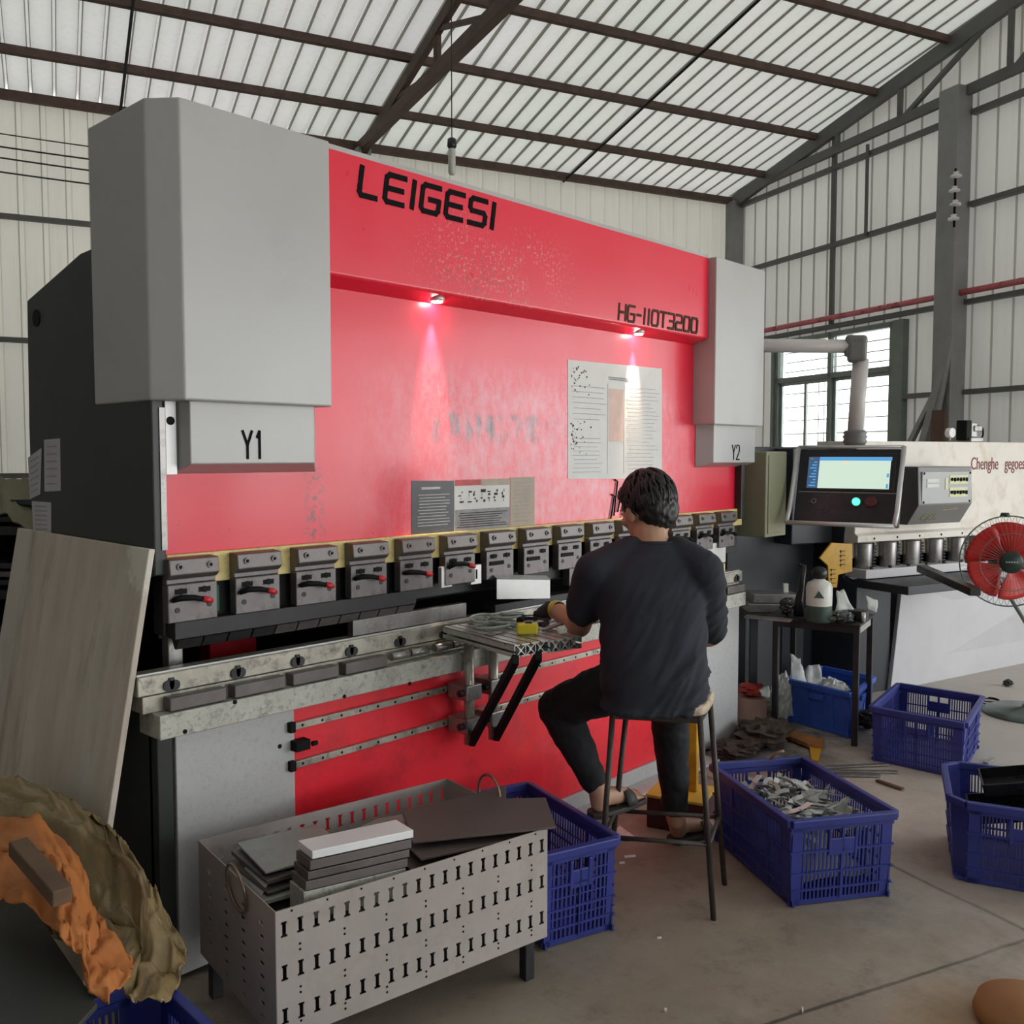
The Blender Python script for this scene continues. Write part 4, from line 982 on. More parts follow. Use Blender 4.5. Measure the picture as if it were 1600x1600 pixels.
rb = [b0, b1, b1+px_*wd_, b0+px_*wd_]
if (rb[3]-CAM).length > (b0-CAM).length+.3: rb = [b0, b1, b1-px_*wd_, b0-px_*wd_]
cB, RB, BB, cb = crate('plastic_crate', 'blue crate squeezed behind the perforated steel box', rb, h_, style='dense', nb=20, hnd=(1, 3))
cG_c = PD(205, 1690, 1.62); 
# bin under the side table
rf = rimpts(.24, (1330,1086), (1364,1060), (1285,1044), (1228,1062))
cF, RFb, BF, cf = crate('plastic_bin', 'bright blue solid bin of rags standing under the side table', rf, .24, style='solid', mat='plastic_blue_bin', group='solid bins', taper=.12)
# the crate whose rim only shows at the bottom edge
g0, g1 = PZ(238,1533,.30), PZ(88,1592,.30); g2 = PZ(322,1598,.30)
sx = (g1-g0).normalized(); sy = V((-sx.y, sx.x, 0)); sy = sy if sy.dot(g2-g0) > 0 else -sy
rg = [g0, g0+sx*.34, g0+sx*.34+sy*.5, g0+sy*.5]
cG, RG, BG, cg = crate('plastic_crate', 'dark blue crate whose rim shows at the bottom left corner', rg, .30, chamfer=True)

# black trays lying in the right-hand crate
for i, (dx, dz, l) in enumerate(((.10,.20,'front black tray tilted in the blue crate at the right edge'), (.22,.235,'rear black tray leaning on the other one in the right-hand crate'))):
    m = MB(); c_ = RE[0].lerp(RE[2], .5)+V((0,0,-.02)); a1 = (RE[1]-RE[0]).normalized(); a2 = (RE[3]-RE[0]).normalized()
    ax1 = (a1*.95+V((0,0,.22))).normalized(); ax2 = a2; az = ax1.cross(ax2).normalized()
    c_ = RE[0]+a1*(.22+.05*i)+a2*(.17+.13*i); c_.z = .225+.065*i
    m.obox(c_, ax1*.15, ax2*.10, az*.003)
    for s_, w_ in ((ax1,.15),(-ax1,.15)): m.obox(c_+s_*w_+az*.02, s_*.003, ax2*.10, az*.022)
    for s_, w_ in ((ax2,.10),(-ax2,.10)): m.obox(c_+s_*w_+az*.02, ax1*.15, s_*.003, az*.022)
    solo(m, 'black_tray', M['tray'], l, 'tray', 'trays in the right-hand crate', .002)

# offcuts in the middle crate: each one its own piece
def arc_strip(R, w, a, th=.002):
    m = MB(); n = 10; top = []; bot = []
    o = [(R+s*w/2) for s in (-1, 1)]
    rows = []
    for i in range(n+1):
        t_ = -a/2+a*i/n; rows.append([(math.cos(t_)*r-R, math.sin(t_)*r, z) for r, z in ((o[0],0),(o[1],0),(o[1],th),(o[0],th))])
    return m.rings([[V(p) for p in r] for r in rows], True, False)
protos = []
for i, (R, w, a, mt) in enumerate(((.055,.016,2.2,'scrap'),(.08,.018,1.7,'scrap'),(.10,.02,1.1,'scrap_bright'),(.045,.014,2.9,'scrap'),(.5,.024,.17,'scrap_bright'),(.07,.03,1.2,'scrap'))):
    me = arc_strip(R, w, a).mesh('steel_offcut'); me.materials.append(M[mt]); protos.append(me)
ax_ = (RC[1]-RC[0]); ay_ = (RC[3]-RC[0])
hp = []
for i in range(9):
    row = []
    for j in range(9):
        u = .10+.80*i/8; v = .08+.80*j/8; p = RC[0]+ax_*u+ay_*v
        row.append(V((p.x, p.y, .06+.13*math.sin(math.pi*i/8)*math.sin(math.pi*j/8)+.012*rnd.random())))
    hp.append(row)
solo(MB().grid(hp, smooth=False), 'offcut_heap', M['scrap'], 'bed of small steel scrap filling the middle crate', 'scrap', None, kind='stuff')
for k in range(130):
    u, v = .13+.74*rnd.random(), .12+.74*rnd.random(); p = RC[0]+ax_*u+ay_*v
    z = .125+.135*(math.sin(math.pi*(u*.9+.05))*math.sin(math.pi*(v*.9+.05)))**.5+.035*rnd.random()
    o = bpy.data.objects.new('steel_offcut', protos[rnd.choice((0,0,1,1,2,3,3,4,5))]); COL.objects.link(o)
    o.location = (p.x, p.y, z); o.rotation_euler = (rnd.gauss(0,.38), rnd.gauss(0,.38), rnd.random()*6.28)
    tag(o, 'curved steel offcut heaped in the middle blue crate', 'offcut', 'steel offcuts in the middle crate')
pw = RC[2].lerp(RC[1], .18)
solo(MB().torus(RC[2].lerp(RC[3], .22)+V((0,0,.0)), (.5,.6,.35), .055, .006, 24, 6, .2, 4.6), 'wire_loop', M['copper'], 'dull wire loop hung over the back corner of the offcut crate', 'wire')

# ------------------------------------------------------------------ perforated steel box
A = V((1.19,1.856,0)); ex = V((.808,-.137,0)).normalized(); ey = V((-ex.y, ex.x, 0)); BL, BWd, BZ0, BZ1 = .82, .516, .12, .44
def BXp(u, v, z): return A+ex*u+ey*v+V((0,0,z))
PBX = thing('perforated_steel_box', 'grey steel box with rows of I-shaped slots, filled with sheet metal', 'metal box', tuple(BXp(BL/2,BWd/2,0)), 0)
def slotted(name, fn, L, z0, z1, rows, n, horiz=False):
    mb = MB()
    def pan(a, b, c, d):
        if b-a > 1e-5 and d-c > 1e-5:
            p, q = fn(a, 0), fn(b, 0); e_ = (q-p)/2; nn = e_.cross(V((0,0,1))).normalized()
            mb.obox((fn(a, c)+fn(b, d))/2, e_, V((0,0,(d-c)/2)), nn*.0012)
    z = z0
    for zc in sorted(rows):
        if not horiz: bands = ((zc-.019, zc-.013, .0085), (zc-.013, zc+.013, .0048), (zc+.013, zc+.019, .0075))
        else: bands = ((zc-.005, zc+.005, .012),)
        pan(0, L, z, bands[0][0])
        for b0_, b1_, hw_ in bands:
            x = 0
            for i in range(n):
                c_ = L*(i+.5)/n if not horiz else L*(i+.7)/(n+.4); pan(x, c_-hw_, b0_, b1_); x = c_+hw_
            pan(x, L, b0_, b1_)
        z = bands[-1][1]
    pan(0, L, z, z1); return mb.build(name, M['box_metal'], PBX)
rows = (.392,.287,.182)
fp = slotted('front_panel', lambda a, z: BXp(a, 0, z), BL, BZ0, BZ1, rows, 20)
slotted('back_panel', lambda a, z: BXp(a, BWd, z), BL, BZ0, BZ1, rows, 20)
sr = [.15+.033*k for k in range(8)]
slotted('end_panel', lambda a, z: BXp(0, a, z), BWd, BZ0, BZ1, sr, 4, True)
slotted('end_panel', lambda a, z: BXp(BL, a, z), BWd, BZ0, BZ1, sr, 4, True)
mb = MB()
for zc in (.339,.234,.15):
    for i in range(7):
        for dz in (-.007,.007): p = BXp(.06+.117*i,-.0012,zc+dz); mb.cyl(p, p-ey*.0006, .0032, None, 8)
for i in range(9): p = BXp(.04+.092*i,-.0012,.432); mb.cyl(p, p-ey*.0006, .003, None, 8)
tag(mb.build('pin_hole', M['black'], fp), kind='stuff')
MB().prism([BXp(.002,.002,BZ0), BXp(BL-.002,.002,BZ0), BXp(BL-.002,BWd-.002,BZ0), BXp(.002,BWd-.002,BZ0)], (0,0,.003)).build('floor_panel', M['box_metal'], PBX)
for u, v in ((.03,.03),(BL-.05,.03),(.03,BWd-.03),(BL-.05,BWd-.03)): MB().bar(BXp(u,v,0), BXp(u,v,BZ0), .032, .032, ey).build('leg', M['dark_steel'], PBX, .003)
hc = PP(369,1388,BXp(-.012,0,0),ex); MB().torus(hc+V((0,0,.0)), ex+V((0,0,.12)), .060, .0042, 36, 8).build('ring_handle', M['copper'], PBX)
hc = BXp(BL+.014,.30,.452); MB().torus(hc, ex, .055, .0042, 36, 8).build('ring_handle', M['copper'], PBX)
# contents
def plate(poly, z, th, mat, label, group, tilt=(0,0), name='steel_plate', cat='metal plate'):
    c_ = sum((V((u, v, 0)) for u, v in poly), V((0,0,0)))/len(poly)
    pts = [BXp(u, v, z+tilt[0]*(u-c_.x)+tilt[1]*(v-c_.y)) for u, v in poly]
    m = MB().prism(pts, (0,0,th)); return solo(m, name, mat, label, cat, group, .0012)
rect = lambda u0, u1, v0, v1, r=0.0: [((u0+u1)/2+math.cos(r)*(a-(u0+u1)/2)-math.sin(r)*(b-(v0+v1)/2), (v0+v1)/2+math.sin(r)*(a-(u0+u1)/2)+math.cos(r)*(b-(v0+v1)/2)) for a, b in ((u0,v0),(u1,v0),(u1,v1),(u0,v1))]
solo(MB().prism([BXp(u, v, BZ0+.004) for u, v in rect(.03,.79,.03,.48)], (0,0,.17)), 'sheet_stack', M['dark_steel'], 'dark packed layer of sheets at the bottom of the perforated box', 'metal sheets', None)
for k in range(9):
    j = rnd.gauss(0,.016); plate(rect(.04+j,.27+j,.15+j,.38,.04*rnd.gauss(0,1)), .30+.0195*k, .006+.005*(k % 2), (M['plate_brown'], M['cap_steel'], M['scrap'])[k % 3], 'dark steel strip in the layered stack at the left end of the perforated box', 'strips at the left end of the perforated box', name='steel_strip')
zz = .335; M['white_bar'] = mk('white_steel_edge', (.85,.87,.88), .4, .2, .05)
for k in range(5):
    mt = M['bright_steel'] if k == 4 else M['plate_brown']
    lab = ('lowest bar of the long stack along the front of the perforated box', 'second bar up in the long stack at the front of the perforated box', 'middle bar of the long stack at the front of the perforated box', 'fourth bar up, just under the white one, in the perforated box', 'bright white steel channel on top of the long stack in the perforated box')[k]
    j = .006*k; c_ = [(.085+j,.03),(.365+j,.022),(.365+j,.11),(.085+j,.11)]
    mt = (M['dirty_steel'], M['plate_brown'], M['cap_steel'], M['plate_brown'], M['white_bar'])[k]
    plate(c_, (.372,.446,.471,.493,.519)[k], (.072,.022,.019,.023,.020)[k], mt, lab, 'bars stacked at the front of the perforated box', (-.05,.0), 'steel_bar', 'metal bar')
plate([(.03,.16),(.06,.17),(.06,.30),(.03,.31)], .42, .003, M['bright_steel'], 'curled bright strip standing at the left of the stacked strips', 'loose strips in the box', (1.2,0), 'steel_strip')
for k, (pl_, z, tl, lab) in enumerate((
    ([(.42,.10),(.78,.06),(.80,.42),(.45,.46)], .335, (.06,.02), 'lowest dark sheet of the pile at the right of the perforated box'),
    ([(.40,.14),(.74,.05),(.79,.38),(.50,.44)], .352, (.10,.03), 'second dark sheet of the pile at the right of the perforated box'),
    ([(.44,.12),(.80,.03),(.81,.30),(.48,.42)], .385, (.06,.0), 'third dark sheet up in the pile at the right of the perforated box'),
    ([(.46,.10),(.79,.012),(.81,.22),(.50,.36)], .412, (.05,.0), 'sheet with a bright front edge, fourth up in the box pile'),
    ([(.47,.16),(.82,-.04),(.93,.14),(.84,.22),(.90,.30),(.56,.36)], .445, (.06,.0), 'big notched brown sheet on top of the pile, jutting out of the box'))):
    plate(pl_, z, .006, M['plate_brown'] if k > 2 else M['cap_steel'], lab, 'sheets piled at the right of the perforated box', tl)
for k, (pl_, z, lab) in enumerate((([(.30,.30),(.42,.28),(.44,.38),(.40,.40),(.38,.46),(.30,.44)], .37, 'small notched plate lying loose at the back of the perforated box'), ([(.40,.34),(.54,.31),(.58,.40),(.52,.44),(.42,.43)], .40, 'small grey-green plate behind the big sheets in the perforated box'), ([(.26,.34),(.34,.33),(.36,.46),(.27,.46)], .35, 'small dark plate between the strips and the loose notched plates'))):
    plate(pl_, z, .004, M['scrap'] if k != 2 else M['cap_steel'], lab, 'loose small plates in the box', (.12,-.1))

# ------------------------------------------------------------------ left side: board, tarpaulin, cloth, sheet
tr = V((1.212,2.447,1.245)); tl = V((1.212,3.39,1.253)); br = V((.985,2.45,0)); bl_ = V((.985,3.40,0))
m = MB().prism([tr, tl, bl_, br], (-.018,0,.002))
bdo = solo(m, 'wooden_board', M['board'], 'big weathered grey board leaning on the left side of the press', 'board', None, .003)
# draped tarpaulin: a sheet over a mound, folded
def drape(path, n, m, prof, seed, amp):
    rows = []
    for i in range(n):
        f = i/(n-1); k = f*(len(path)-1); a_ = min(int(k), len(path)-2); g = k-a_
        P = [path[a_][j].lerp(path[a_+1][j], g) for j in range(len(path[0]))]
        row = []
        for j in range(m):
            q = j/(m-1)*(len(P)-1); b_ = min(int(q), len(P)-2); h = q-b_
            p = P[b_].lerp(P[b_+1], h*h*(3-2*h))
            nv = noise.noise_vector(V((f*5+seed, j/(m-1)*3.2, seed)))+noise.noise_vector(V((f*11, j/(m-1)*7+seed, seed)))*.4
            ridge = (1-abs(noise.noise(V((f*8+seed, j/(m-1)*3.5, seed*3))))*3.2); ridge = max(ridge, 0)**2+.5*max(0, 1-abs(noise.noise(V((f*17, j/(m-1)*9, seed))))*5)
            row.append(p+nv*amp+V((0,0,ridge*amp*.6)))
        rows.append(row)
    return MB().grid(rows)
D_ = PD
tarp = [[D_(-60,1195,2.75), D_(-40,1240,2.62), D_(-20,1290,2.55), D_(-10,1420,2.35)],
        [D_(60,1225,2.62), D_(80,1262,2.5), D_(90,1330,2.42), D_(70,1450,2.25)],
        [D_(125,1268,2.47), D_(160,1312,2.36), D_(140,1400,2.3), D_(130,1490,2.15)],
        [D_(190,1318,2.32), D_(215,1370,2.27), D_(200,1450,2.22), D_(180,1530,2.05)],
        [D_(235,1395,2.28), D_(250,1440,2.2), D_(235,1510,2.12), D_(220,1570,2.0)],
        [D_(268,1450,2.24), D_(292,1500,2.16), D_(280,1535,2.1), D_(250,1590,2.0)]]
solo(drape(tarp, 80, 48, None, 1.3, .030), 'tarpaulin', M['olive_tarp'], 'crumpled olive brown tarpaulin heaped below the leaning board', 'tarpaulin', None, thick=.003)
cl = [[D_(-40,1290,2.35), D_(-30,1330,2.2), D_(-10,1400,2.1)],
      [D_(62,1282,2.32), D_(70,1330,2.15), D_(55,1420,2.02)],
      [D_(112,1335,2.24), D_(110,1380,2.08), D_(95,1460,1.96)],
      [D_(140,1410,2.16), D_(130,1450,2.02), D_(118,1500,1.92)],
      [D_(165,1455,2.12), D_(150,1500,1.98), D_(140,1545,1.88)],
      [D_(212,1500,2.04), D_(190,1530,1.95), D_(165,1570,1.86)]]
solo(drape(cl, 64, 36, None, 4.1, .022), 'orange_cloth', M['orange_cloth'], 'orange cloth spilling over the tarpaulin in the bottom left corner', 'cloth', None, thick=.004)
p0, p1 = D_(28,1322,2.1), D_(98,1402,1.93); solo(MB().bar(p0, p1, .04, .035), 'wooden_batten', M['stick'], 'short dark wooden batten lying on the orange cloth', 'batten', None, .003)
q0 = PZ(-10,1325,.42); q1 = PZ(152,1568,.42); q2 = PZ(85,1640,.42); q3 = PZ(-200,1640,.42)
m = MB().prism([q0, q1, q2, q3], (0,0,-.012)); solo(m, 'steel_sheet', M['plate_side'], 'flat dark grey-green steel sheet in the bottom left corner', 'metal sheet', None, .002)
m = MB()
for z0_, z1_, k in ((0, .09, 1), (.09, .12, 0), (.12, .37, 1), (.37, .405, 0)):
    P4 = [PZ(-160,1400,.42), PZ(-25,1400,.42), PZ(-10,1540,.42), PZ(-160,1600,.42)]
    if k:
        for f_ in (.1, .5, .9): m.prism([V((p.x, p.y, z0_)) for p in (P4[0].lerp(P4[1], f_-.06), P4[0].lerp(P4[1], f_+.06), P4[3].lerp(P4[2], f_+.06), P4[3].lerp(P4[2], f_-.06))], (0,0,z1_-z0_))
    else: m.prism([V((p.x, p.y, z0_)) for p in P4], (0,0,z1_-z0_))
solo(m, 'timber_pallet', M['stick'], 'stacked timber pallet under the dark steel sheet in the corner', 'pallet')
# behind the board: green sheet and a dark rack against the back wall
gs = [PD(-40,745,4.6), PD(55,752,4.6), PD(60,835,4.3), PD(-40,800,4.3)]
gt = drape([[gs[0], gs[3]], [gs[0].lerp(gs[1],.5), gs[3].lerp(gs[2],.5)+V((0,0,.03))], [gs[1], gs[2]]], 20, 12, None, 2.2, .02)
solo(gt, 'green_cover', M['green_sheet'], 'olive green cover over the rack behind the leaning board', 'cover', None, thick=.004)
c0_ = PZ(18, 1160); RK = thing('storage_rack', 'dark rack of stacked metal behind the leaning board at the left edge', 'rack', (c0_.x, c0_.y, 0))
rc0 = PD(20, 900, 4.75); wx = RT*.55; wy = FW0*.35
for s1 in (-1, 1):
    for s2 in (-1, 1): 
        p = V((rc0.x, rc0.y, 0))+wx*s1+wy*s2; MB().bar(p, p+V((0,0,1.22)), .05, .05, FW0).build('upright', M['black'], RK)
for z in (.25,.55,.85,1.15):
    p = V((rc0.x, rc0.y, z)); MB().obox(p, wx, wy, V((0,0,.02))).build('shelf', M['dark_steel'], RK)
    for k in range(3): MB().obox(p+V((0,0,.05+.04*k))+RT*rnd.uniform(-.04,.04), wx*.9, wy*.85, V((0,0,.012))).build('stacked_sheet', M['cap_steel'] if k % 2 else M['shear_dark'], RK)

MB().obox(V((rc0.x,rc0.y,.60))+wy*.97, wx, FW0*.006, V((0,0,.60))).build('back_panel', M['black'], RK)

# ------------------------------------------------------------------ side table with its things
FRt, RRt, FLt = PZ(1335,1165), None, PZ(1210,1146)
TZ = .634; fx_ = (FRt-FLt); fx_.z = 0; TL = fx_.length; tx = fx_.normalized(); ty = V((-tx.y, tx.x, 0)); ty = ty if ty.dot(FW0) > 0 else -ty
TD = .36
TB = thing('side_table', 'dark steel side table with thin legs, beside the press', 'table', tuple(FLt+tx*TL/2+ty*TD/2))
def Tp(u, v, z): return FLt+tx*u+ty*v+V((0,0,z))
MB().prism([Tp(-.06,-.02,TZ-.012), Tp(TL+.02,-.02,TZ-.012), Tp(TL+.02,TD+.02,TZ-.012), Tp(-.06,TD+.02,TZ-.012)], (0,0,.012)).build('table_top', M['dark_steel'], TB, .002)
MB().bar(Tp(TL,0,TZ-.035), Tp(TL,TD,TZ-.035), .01, .045).build('apron', M['dirty_steel'], TB); MB().bar(Tp(0,0,TZ-.03), Tp(TL,0,TZ-.03), .02, .035).build('apron', M['dark_steel'], TB)
MB().bar(Tp(0,0,TZ-.03), Tp(0,TD,TZ-.03), .02, .035).build('apron', M['dark_steel'], TB)
for u, v in ((0,0),(TL,0),(0,TD),(TL,TD)): MB().bar(Tp(u,v,0), Tp(u,v,TZ-.012), .03, .03, ty).build('leg', M['dark_steel'], TB, .003)
def onT(x, y): return PZ(x, y, TZ)
b = onT(1279,972)
BT = thing('plastic_jug', 'white and dark green jug with a black knob cap on the side table', 'jug', tuple(b))
MB().lathe([(.001,.0),(.058,.002),(.066,.015),(.066,.09)], b, (0,0,1), 20, False).build('lower_body', M['bottle_green'], BT)
jb = MB().lathe([(.066,.09),(.067,.18),(.060,.205),(.03,.222),(.026,.235)], b, (0,0,1), 20, False).build('upper_body', M['bottle'], BT)
MB().lathe([(.03,.228),(.037,.24),(.040,.262),(.030,.282),(.012,.29),(.001,.29)], b, (0,0,1), 18, False).build('cap', M['black_plastic'], BT)
lf = (CAM-b); lf.z = 0; lf.normalize(); s_ = Zz.cross(lf) if False else V((0,0,1)).cross(lf); q = b+V((0,0,.135))+lf*.0675
mb = MB(); mb.prism([q-s_*.026, q+s_*.026, q+V((0,0,.022))+s_*.010, q+V((0,0,.038))-s_*.002, q+V((0,0,.020))-s_*.012], lf*.002); mb.build('emblem', M['bottle_green'], jb)
b = onT(1248,966); mb = MB(); mb.tube([b+V((0,0,.012)), b+V((0,0,.10))+RT*.0, b+V((0,0,.17))+RT*.012, b+V((0,0,.285))+RT*.022], [.03,.022,.016,.014], 12); mb.tube([b+V((0,0,.27))+RT*.02, b+V((0,0,.292))+RT*-.004], .008, 8)
solo(mb, 'spray_gun', M['black_plastic'], 'black upright hand tool with a thin neck, left of the jug', 'tool')
def crumple(c, rx, ry, rz, seed, amp=.35):
    m = MB(); n, k = 22, 14
    rr = []
    for i in range(1, k):
        t_ = math.pi*i/k; row = []
        for p_ in range(n):
            d = V((math.sin(t_)*math.cos(p_*2*math.pi/n), math.sin(t_)*math.sin(p_*2*math.pi/n), -math.cos(t_)))
            f = 1+amp*(abs(noise.noise(d*2.3+V((seed,0,0))))*1.6-.4)+amp*.5*noise.noise(d*6+V((0,seed,0)))
            row.append(c+V((d.x*rx*f, d.y*ry*f, rz+d.z*rz*min(f,1.25))))
        rr.append(row)
    m.rings(rr, True, False)
    zmin = min(v.z for v in m.v)
    for v in m.v: v.z += c.z-zmin
    return m
solo(crumple(onT(1232,962), .055, .05, .045, 3), 'plastic_bag', M['dark_bag'], 'dark crumpled plastic bag behind the black tool on the side table', 'bag', 'crumpled plastic on the side table')
solo(crumple(onT(1316,972), .085, .05, .026, 8, .5), 'plastic_bag', M['dark_bag'], 'flat grey crumpled film in front of the white sheets on the side table', 'bag', 'crumpled plastic on the side table')
def curl(pts, ext, amp, seed):
    a_, b_, c_, d_ = pts; rows = []
    for i in range(9):
        row = []
        for j in range(7):
            p = a_.lerp(b_, j/6).lerp(d_.lerp(c_, j/6), i/8); row.append(p+noise.noise_vector(V((i*.35+seed, j*.35, seed)))*amp+ext*math.sin(math.pi*i/8)*.02)
        rows.append(row)
    return MB().grid(rows)
TDp = (onT(1320,965)-CAM).dot(FW)
solo(curl([PD(1307,925,TDp), PD(1318,922,TDp), PD(1338,962,TDp-.04), PD(1304,966,TDp-.04)], -FW0, .012, 5), 'white_offcut', M['bag'], 'white pointed sheet sticking up right of the jug', 'sheet', None, thick=.002)
solo(curl([PD(1352,931,TDp+.2), PD(1370,938,TDp+.2), PD(1368,958,TDp+.18), PD(1354,952,TDp+.18)], -FW0, .006, 9), 'white_offcut', M['bag'], 'small white rounded sheet at the back right of the side table', 'sheet', None, thick=.002)
b = onT(1340,968); m = MB().obox(b+V((0,0,.026)), tx*.05, ty*.04, V((0,0,.026))); solo(m, 'black_box', M['black_plastic'], 'small black box at the near right corner of the side table', 'box', None, .004)
b = onT(1349,972); m = MB().lathe([(.011,0),(.011,.05)], b, (0,0,1), 12); solo(m, 'metal_tube', M['bright_steel'], 'short bright metal tube at the right edge of the side table', 'tube')
b = onT(1200,968); m = MB(); m.obox(b+V((0,0,.006)), tx*.12, ty*.03, V((0,0,.006))); solo(m, 'steel_strip', M['steel'], 'grey steel strip overhanging the left end of the side table', 'metal strip', None, .001)

# rags in the bin and around it
def onF(x, y, z=0.0): return PZ(x, y, z)
fd_ = (cf-CAM).dot(FW)
solo(curl([PD(1237,1022,fd_), PD(1252,1030,fd_), PD(1262,1085,fd_), PD(1236,1085,fd_)], -FW0, .02, 2), 'white_rag', M['bag'], 'tall white rag sticking up out of the blue bin', 'rag', 'rags in the blue bin', thick=.003)
solo(curl([PD(1256,1044,fd_+.05), PD(1282,1040,fd_+.05), PD(1284,1085,fd_), PD(1256,1085,fd_)], -FW0, .022, 6), 'white_rag', M['bag'], 'second white rag folded beside the tall one in the blue bin', 'rag', 'rags in the blue bin', thick=.003)
q = V((cf.x, cf.y, .10)); solo(crumple(q, .10, .09, .065, 12), 'crumpled_paper', M['bag'], 'crumpled greyish paper lying in the blue bin', 'paper')
q = onF(1222,1128); solo(crumple(V((q.x,q.y,0)), .06, .06, .13, 15, .4), 'plastic_bag', M['bag'], 'white plastic bag slumped at the left side of the blue bin', 'bag')
q = onF(1172,1120); solo(MB().obox(q+V((0,0,.06)), RT*.075, FW0*.08, V((0,0,.06))), 'carton', M['pink_box'], 'faded pink carton on the floor under the red bag', 'carton', None, .004)
solo(crumple(q+V((0,0,.122)), .075, .07, .035, 18), 'red_bag', M['red_cloth'], 'crumpled red plastic bag on the carton beside the press', 'bag')
q = onF(1195,1125); solo(curl([PD(1185,1078,5.25), PD(1202,1072,5.25), PD(1202,1090,5.2), PD(1190,1088,5.2)], -FW0, .006, 3), 'pale_card', M['bag'], 'small pale green card sticking up beside the red bag', 'card', None, thick=.003)
q = onF(1190,1165); solo(crumple(V((q.x,q.y,0)), .19, .13, .06, 21, .4), 'oily_rag', M['brown_trash'], 'dark oily rag heap on the floor in front of the blue bin', 'rag', 'oily rags by the bin')
q = onF(1150,1182); solo(crumple(V((q.x,q.y,0)), .13, .11, .035, 25, .5), 'oily_rag', M['brown_trash'], 'flat black rag on the floor behind the offcut crate', 'rag', 'oily rags by the bin')
q = onF(1358,1140); solo(crumple(V((q.x,q.y,0)), .06, .07, .05, 28, .4), 'oily_rag', M['brown_trash'], 'brown rag wedged between the side table leg and the empty crate', 'rag', 'oily rags by the bin')
def fplate(px, th, mat, label, name, cat, z=.002, group=None):
    solo(MB().prism([PZ(x, y, z) for x, y in px], (0,0,th)), name, mat, label, cat, group, .0008)
fplate([(1210,1147),(1222,1143),(1288,1160),(1285,1172),(1262,1168)], .02, M['orange_scrap'], 'orange brown angled plate on the floor in front of the blue bin', 'scrap_plate', 'metal plate', .01)
fplate([(1264,1166),(1284,1170),(1278,1192),(1268,1190)], .012, M['yellow'], 'small yellowish plate at the foot of the orange brown one', 'scrap_plate', 'metal plate', .004)
for i, (a_, b_) in enumerate((((1280,1199),(1388,1194)), ((1275,1210),(1375,1212)), ((1290,1204),(1402,1206)), ((1370,1219),(1411,1233)), ((1540,1192),(1552,1185)))):
    p, q = PZ(*a_, .008), PZ(*b_, .008); solo(MB().bar(p, q, .022, .008), 'steel_strip', M['steel'] if i != 3 else M['rust'], ['farthest steel strip on the floor left of the empty crate', 'nearest long steel strip on the floor behind the offcut crate', 'middle steel strip on the floor between the two crates', 'short rusty strip on the bare floor right of the offcut crate', 'short bright strip on the floor right of the empty crate'][i], 'metal strip', 'strips on the floor')
for i, (x, y) in enumerate(((1545,1096),)):
    m = MB(); q = PZ(x, y, .01); m.torus(q, (0,0,1), .075, .004, 26, 6, .3, 5.6); m.torus(q+V((.02,.01,.006)), (0,.05,1), .06, .004, 26, 6, 0, 5.0)
    solo(m, 'wire_coil', M['cable'], 'loose dark wire coil on the pale floor beside the fan base', 'wire')
q = PZ(1575,1072); solo(crumple(V((q.x,q.y,0)), .035, .03, .02, 30), 'dark_lump', M['black_plastic'], 'small black lump on the floor near the shear skirt', 'lump')
for i, (x, y, w_, l_) in enumerate(((1040,1578,.006,.012),(1254,1578,.004,.022),(984,1338,.01,.045),(972,1348,.008,.02),(1030,1465,.004,.014))):
    p = PZ(x, y, .003); d = (RT*.3+FW0).normalized() if i < 2 else (RT*1+FW0*.2).normalized()
    solo(MB().bar(p-d*l_/2, p+d*l_/2, w_, .005), 'floor_scrap', M['bag'], ['tiny white chip on the floor at the bottom edge, left one', 'tiny upright white splinter on the floor, right of the bottom centre', 'pale strip on the floor beside the near crate corner, under the stool', 'short pale scrap just below the strip beside the near crate', 'tiny white crumb on the floor left of the stool leg'][i], 'scrap', 'bits on the floor')
fplate([(958,1302),(968,1291),(998,1312),(984,1314),(962,1312)], .003, M['bag'], 'white paper scrap on the floor under the stool', 'paper_scrap', 'paper')
q = PZ(1610,1600); m = MB().obox(q+V((0,0,.03)), RT*.10, FW0*.07, V((0,0,.03)))
m = MB().lathe([(.13,0),(.14,.02),(.13,.05),(.0,.055)], V((q.x,q.y,0)), (0,0,1), 30, False)
solo(m, 'orange_disc', M['cardboard'], 'orange brown rounded disc cut off by the bottom right corner', 'disc')

# low bench with scrap steel between the press and the side table
bq = PD(1203, 940, 5.55); bench = thing('scrap_bench', 'low dark bench with grey steel sections on it, between press and side table', 'bench', (bq.x, bq.y, 0))
for s1 in (-1, 1):
    for s2 in (-1, 1): p = V((bq.x,bq.y,0))+RT*.13*s1+FW0*.14*s2; MB().bar(p, p+V((0,0,.56)), .04, .04, FW0).build('leg', M['shear_dark'], bench)
MB().obox(V((bq.x,bq.y,.575)), RT*.16, FW0*.17, V((0,0,.015))).build('bench_top', M['dark_steel'], bench, .003)
for k, (dz, w_, l_) in enumerate(((.59,.15,.10),(.645,.13,.09))):
    solo(MB().obox(V((bq.x,bq.y,dz+.027))+RT*(.01*k), RT*w_, FW0*l_, V((0,0,.026))), 'steel_section', M['steel'], ('lower grey steel section on the low bench beside the press', 'upper grey steel section on the low bench beside the press')[k], 'metal section', 'sections on the low bench', .004)
solo(MB().obox(V((bq.x,bq.y,.698+.025))+RT*.09, RT*.014, FW0*.014, V((0,0,.025))), 'white_block', M['white_paper'], 'tiny white block standing on the grey steel sections', 'block', None, .002)
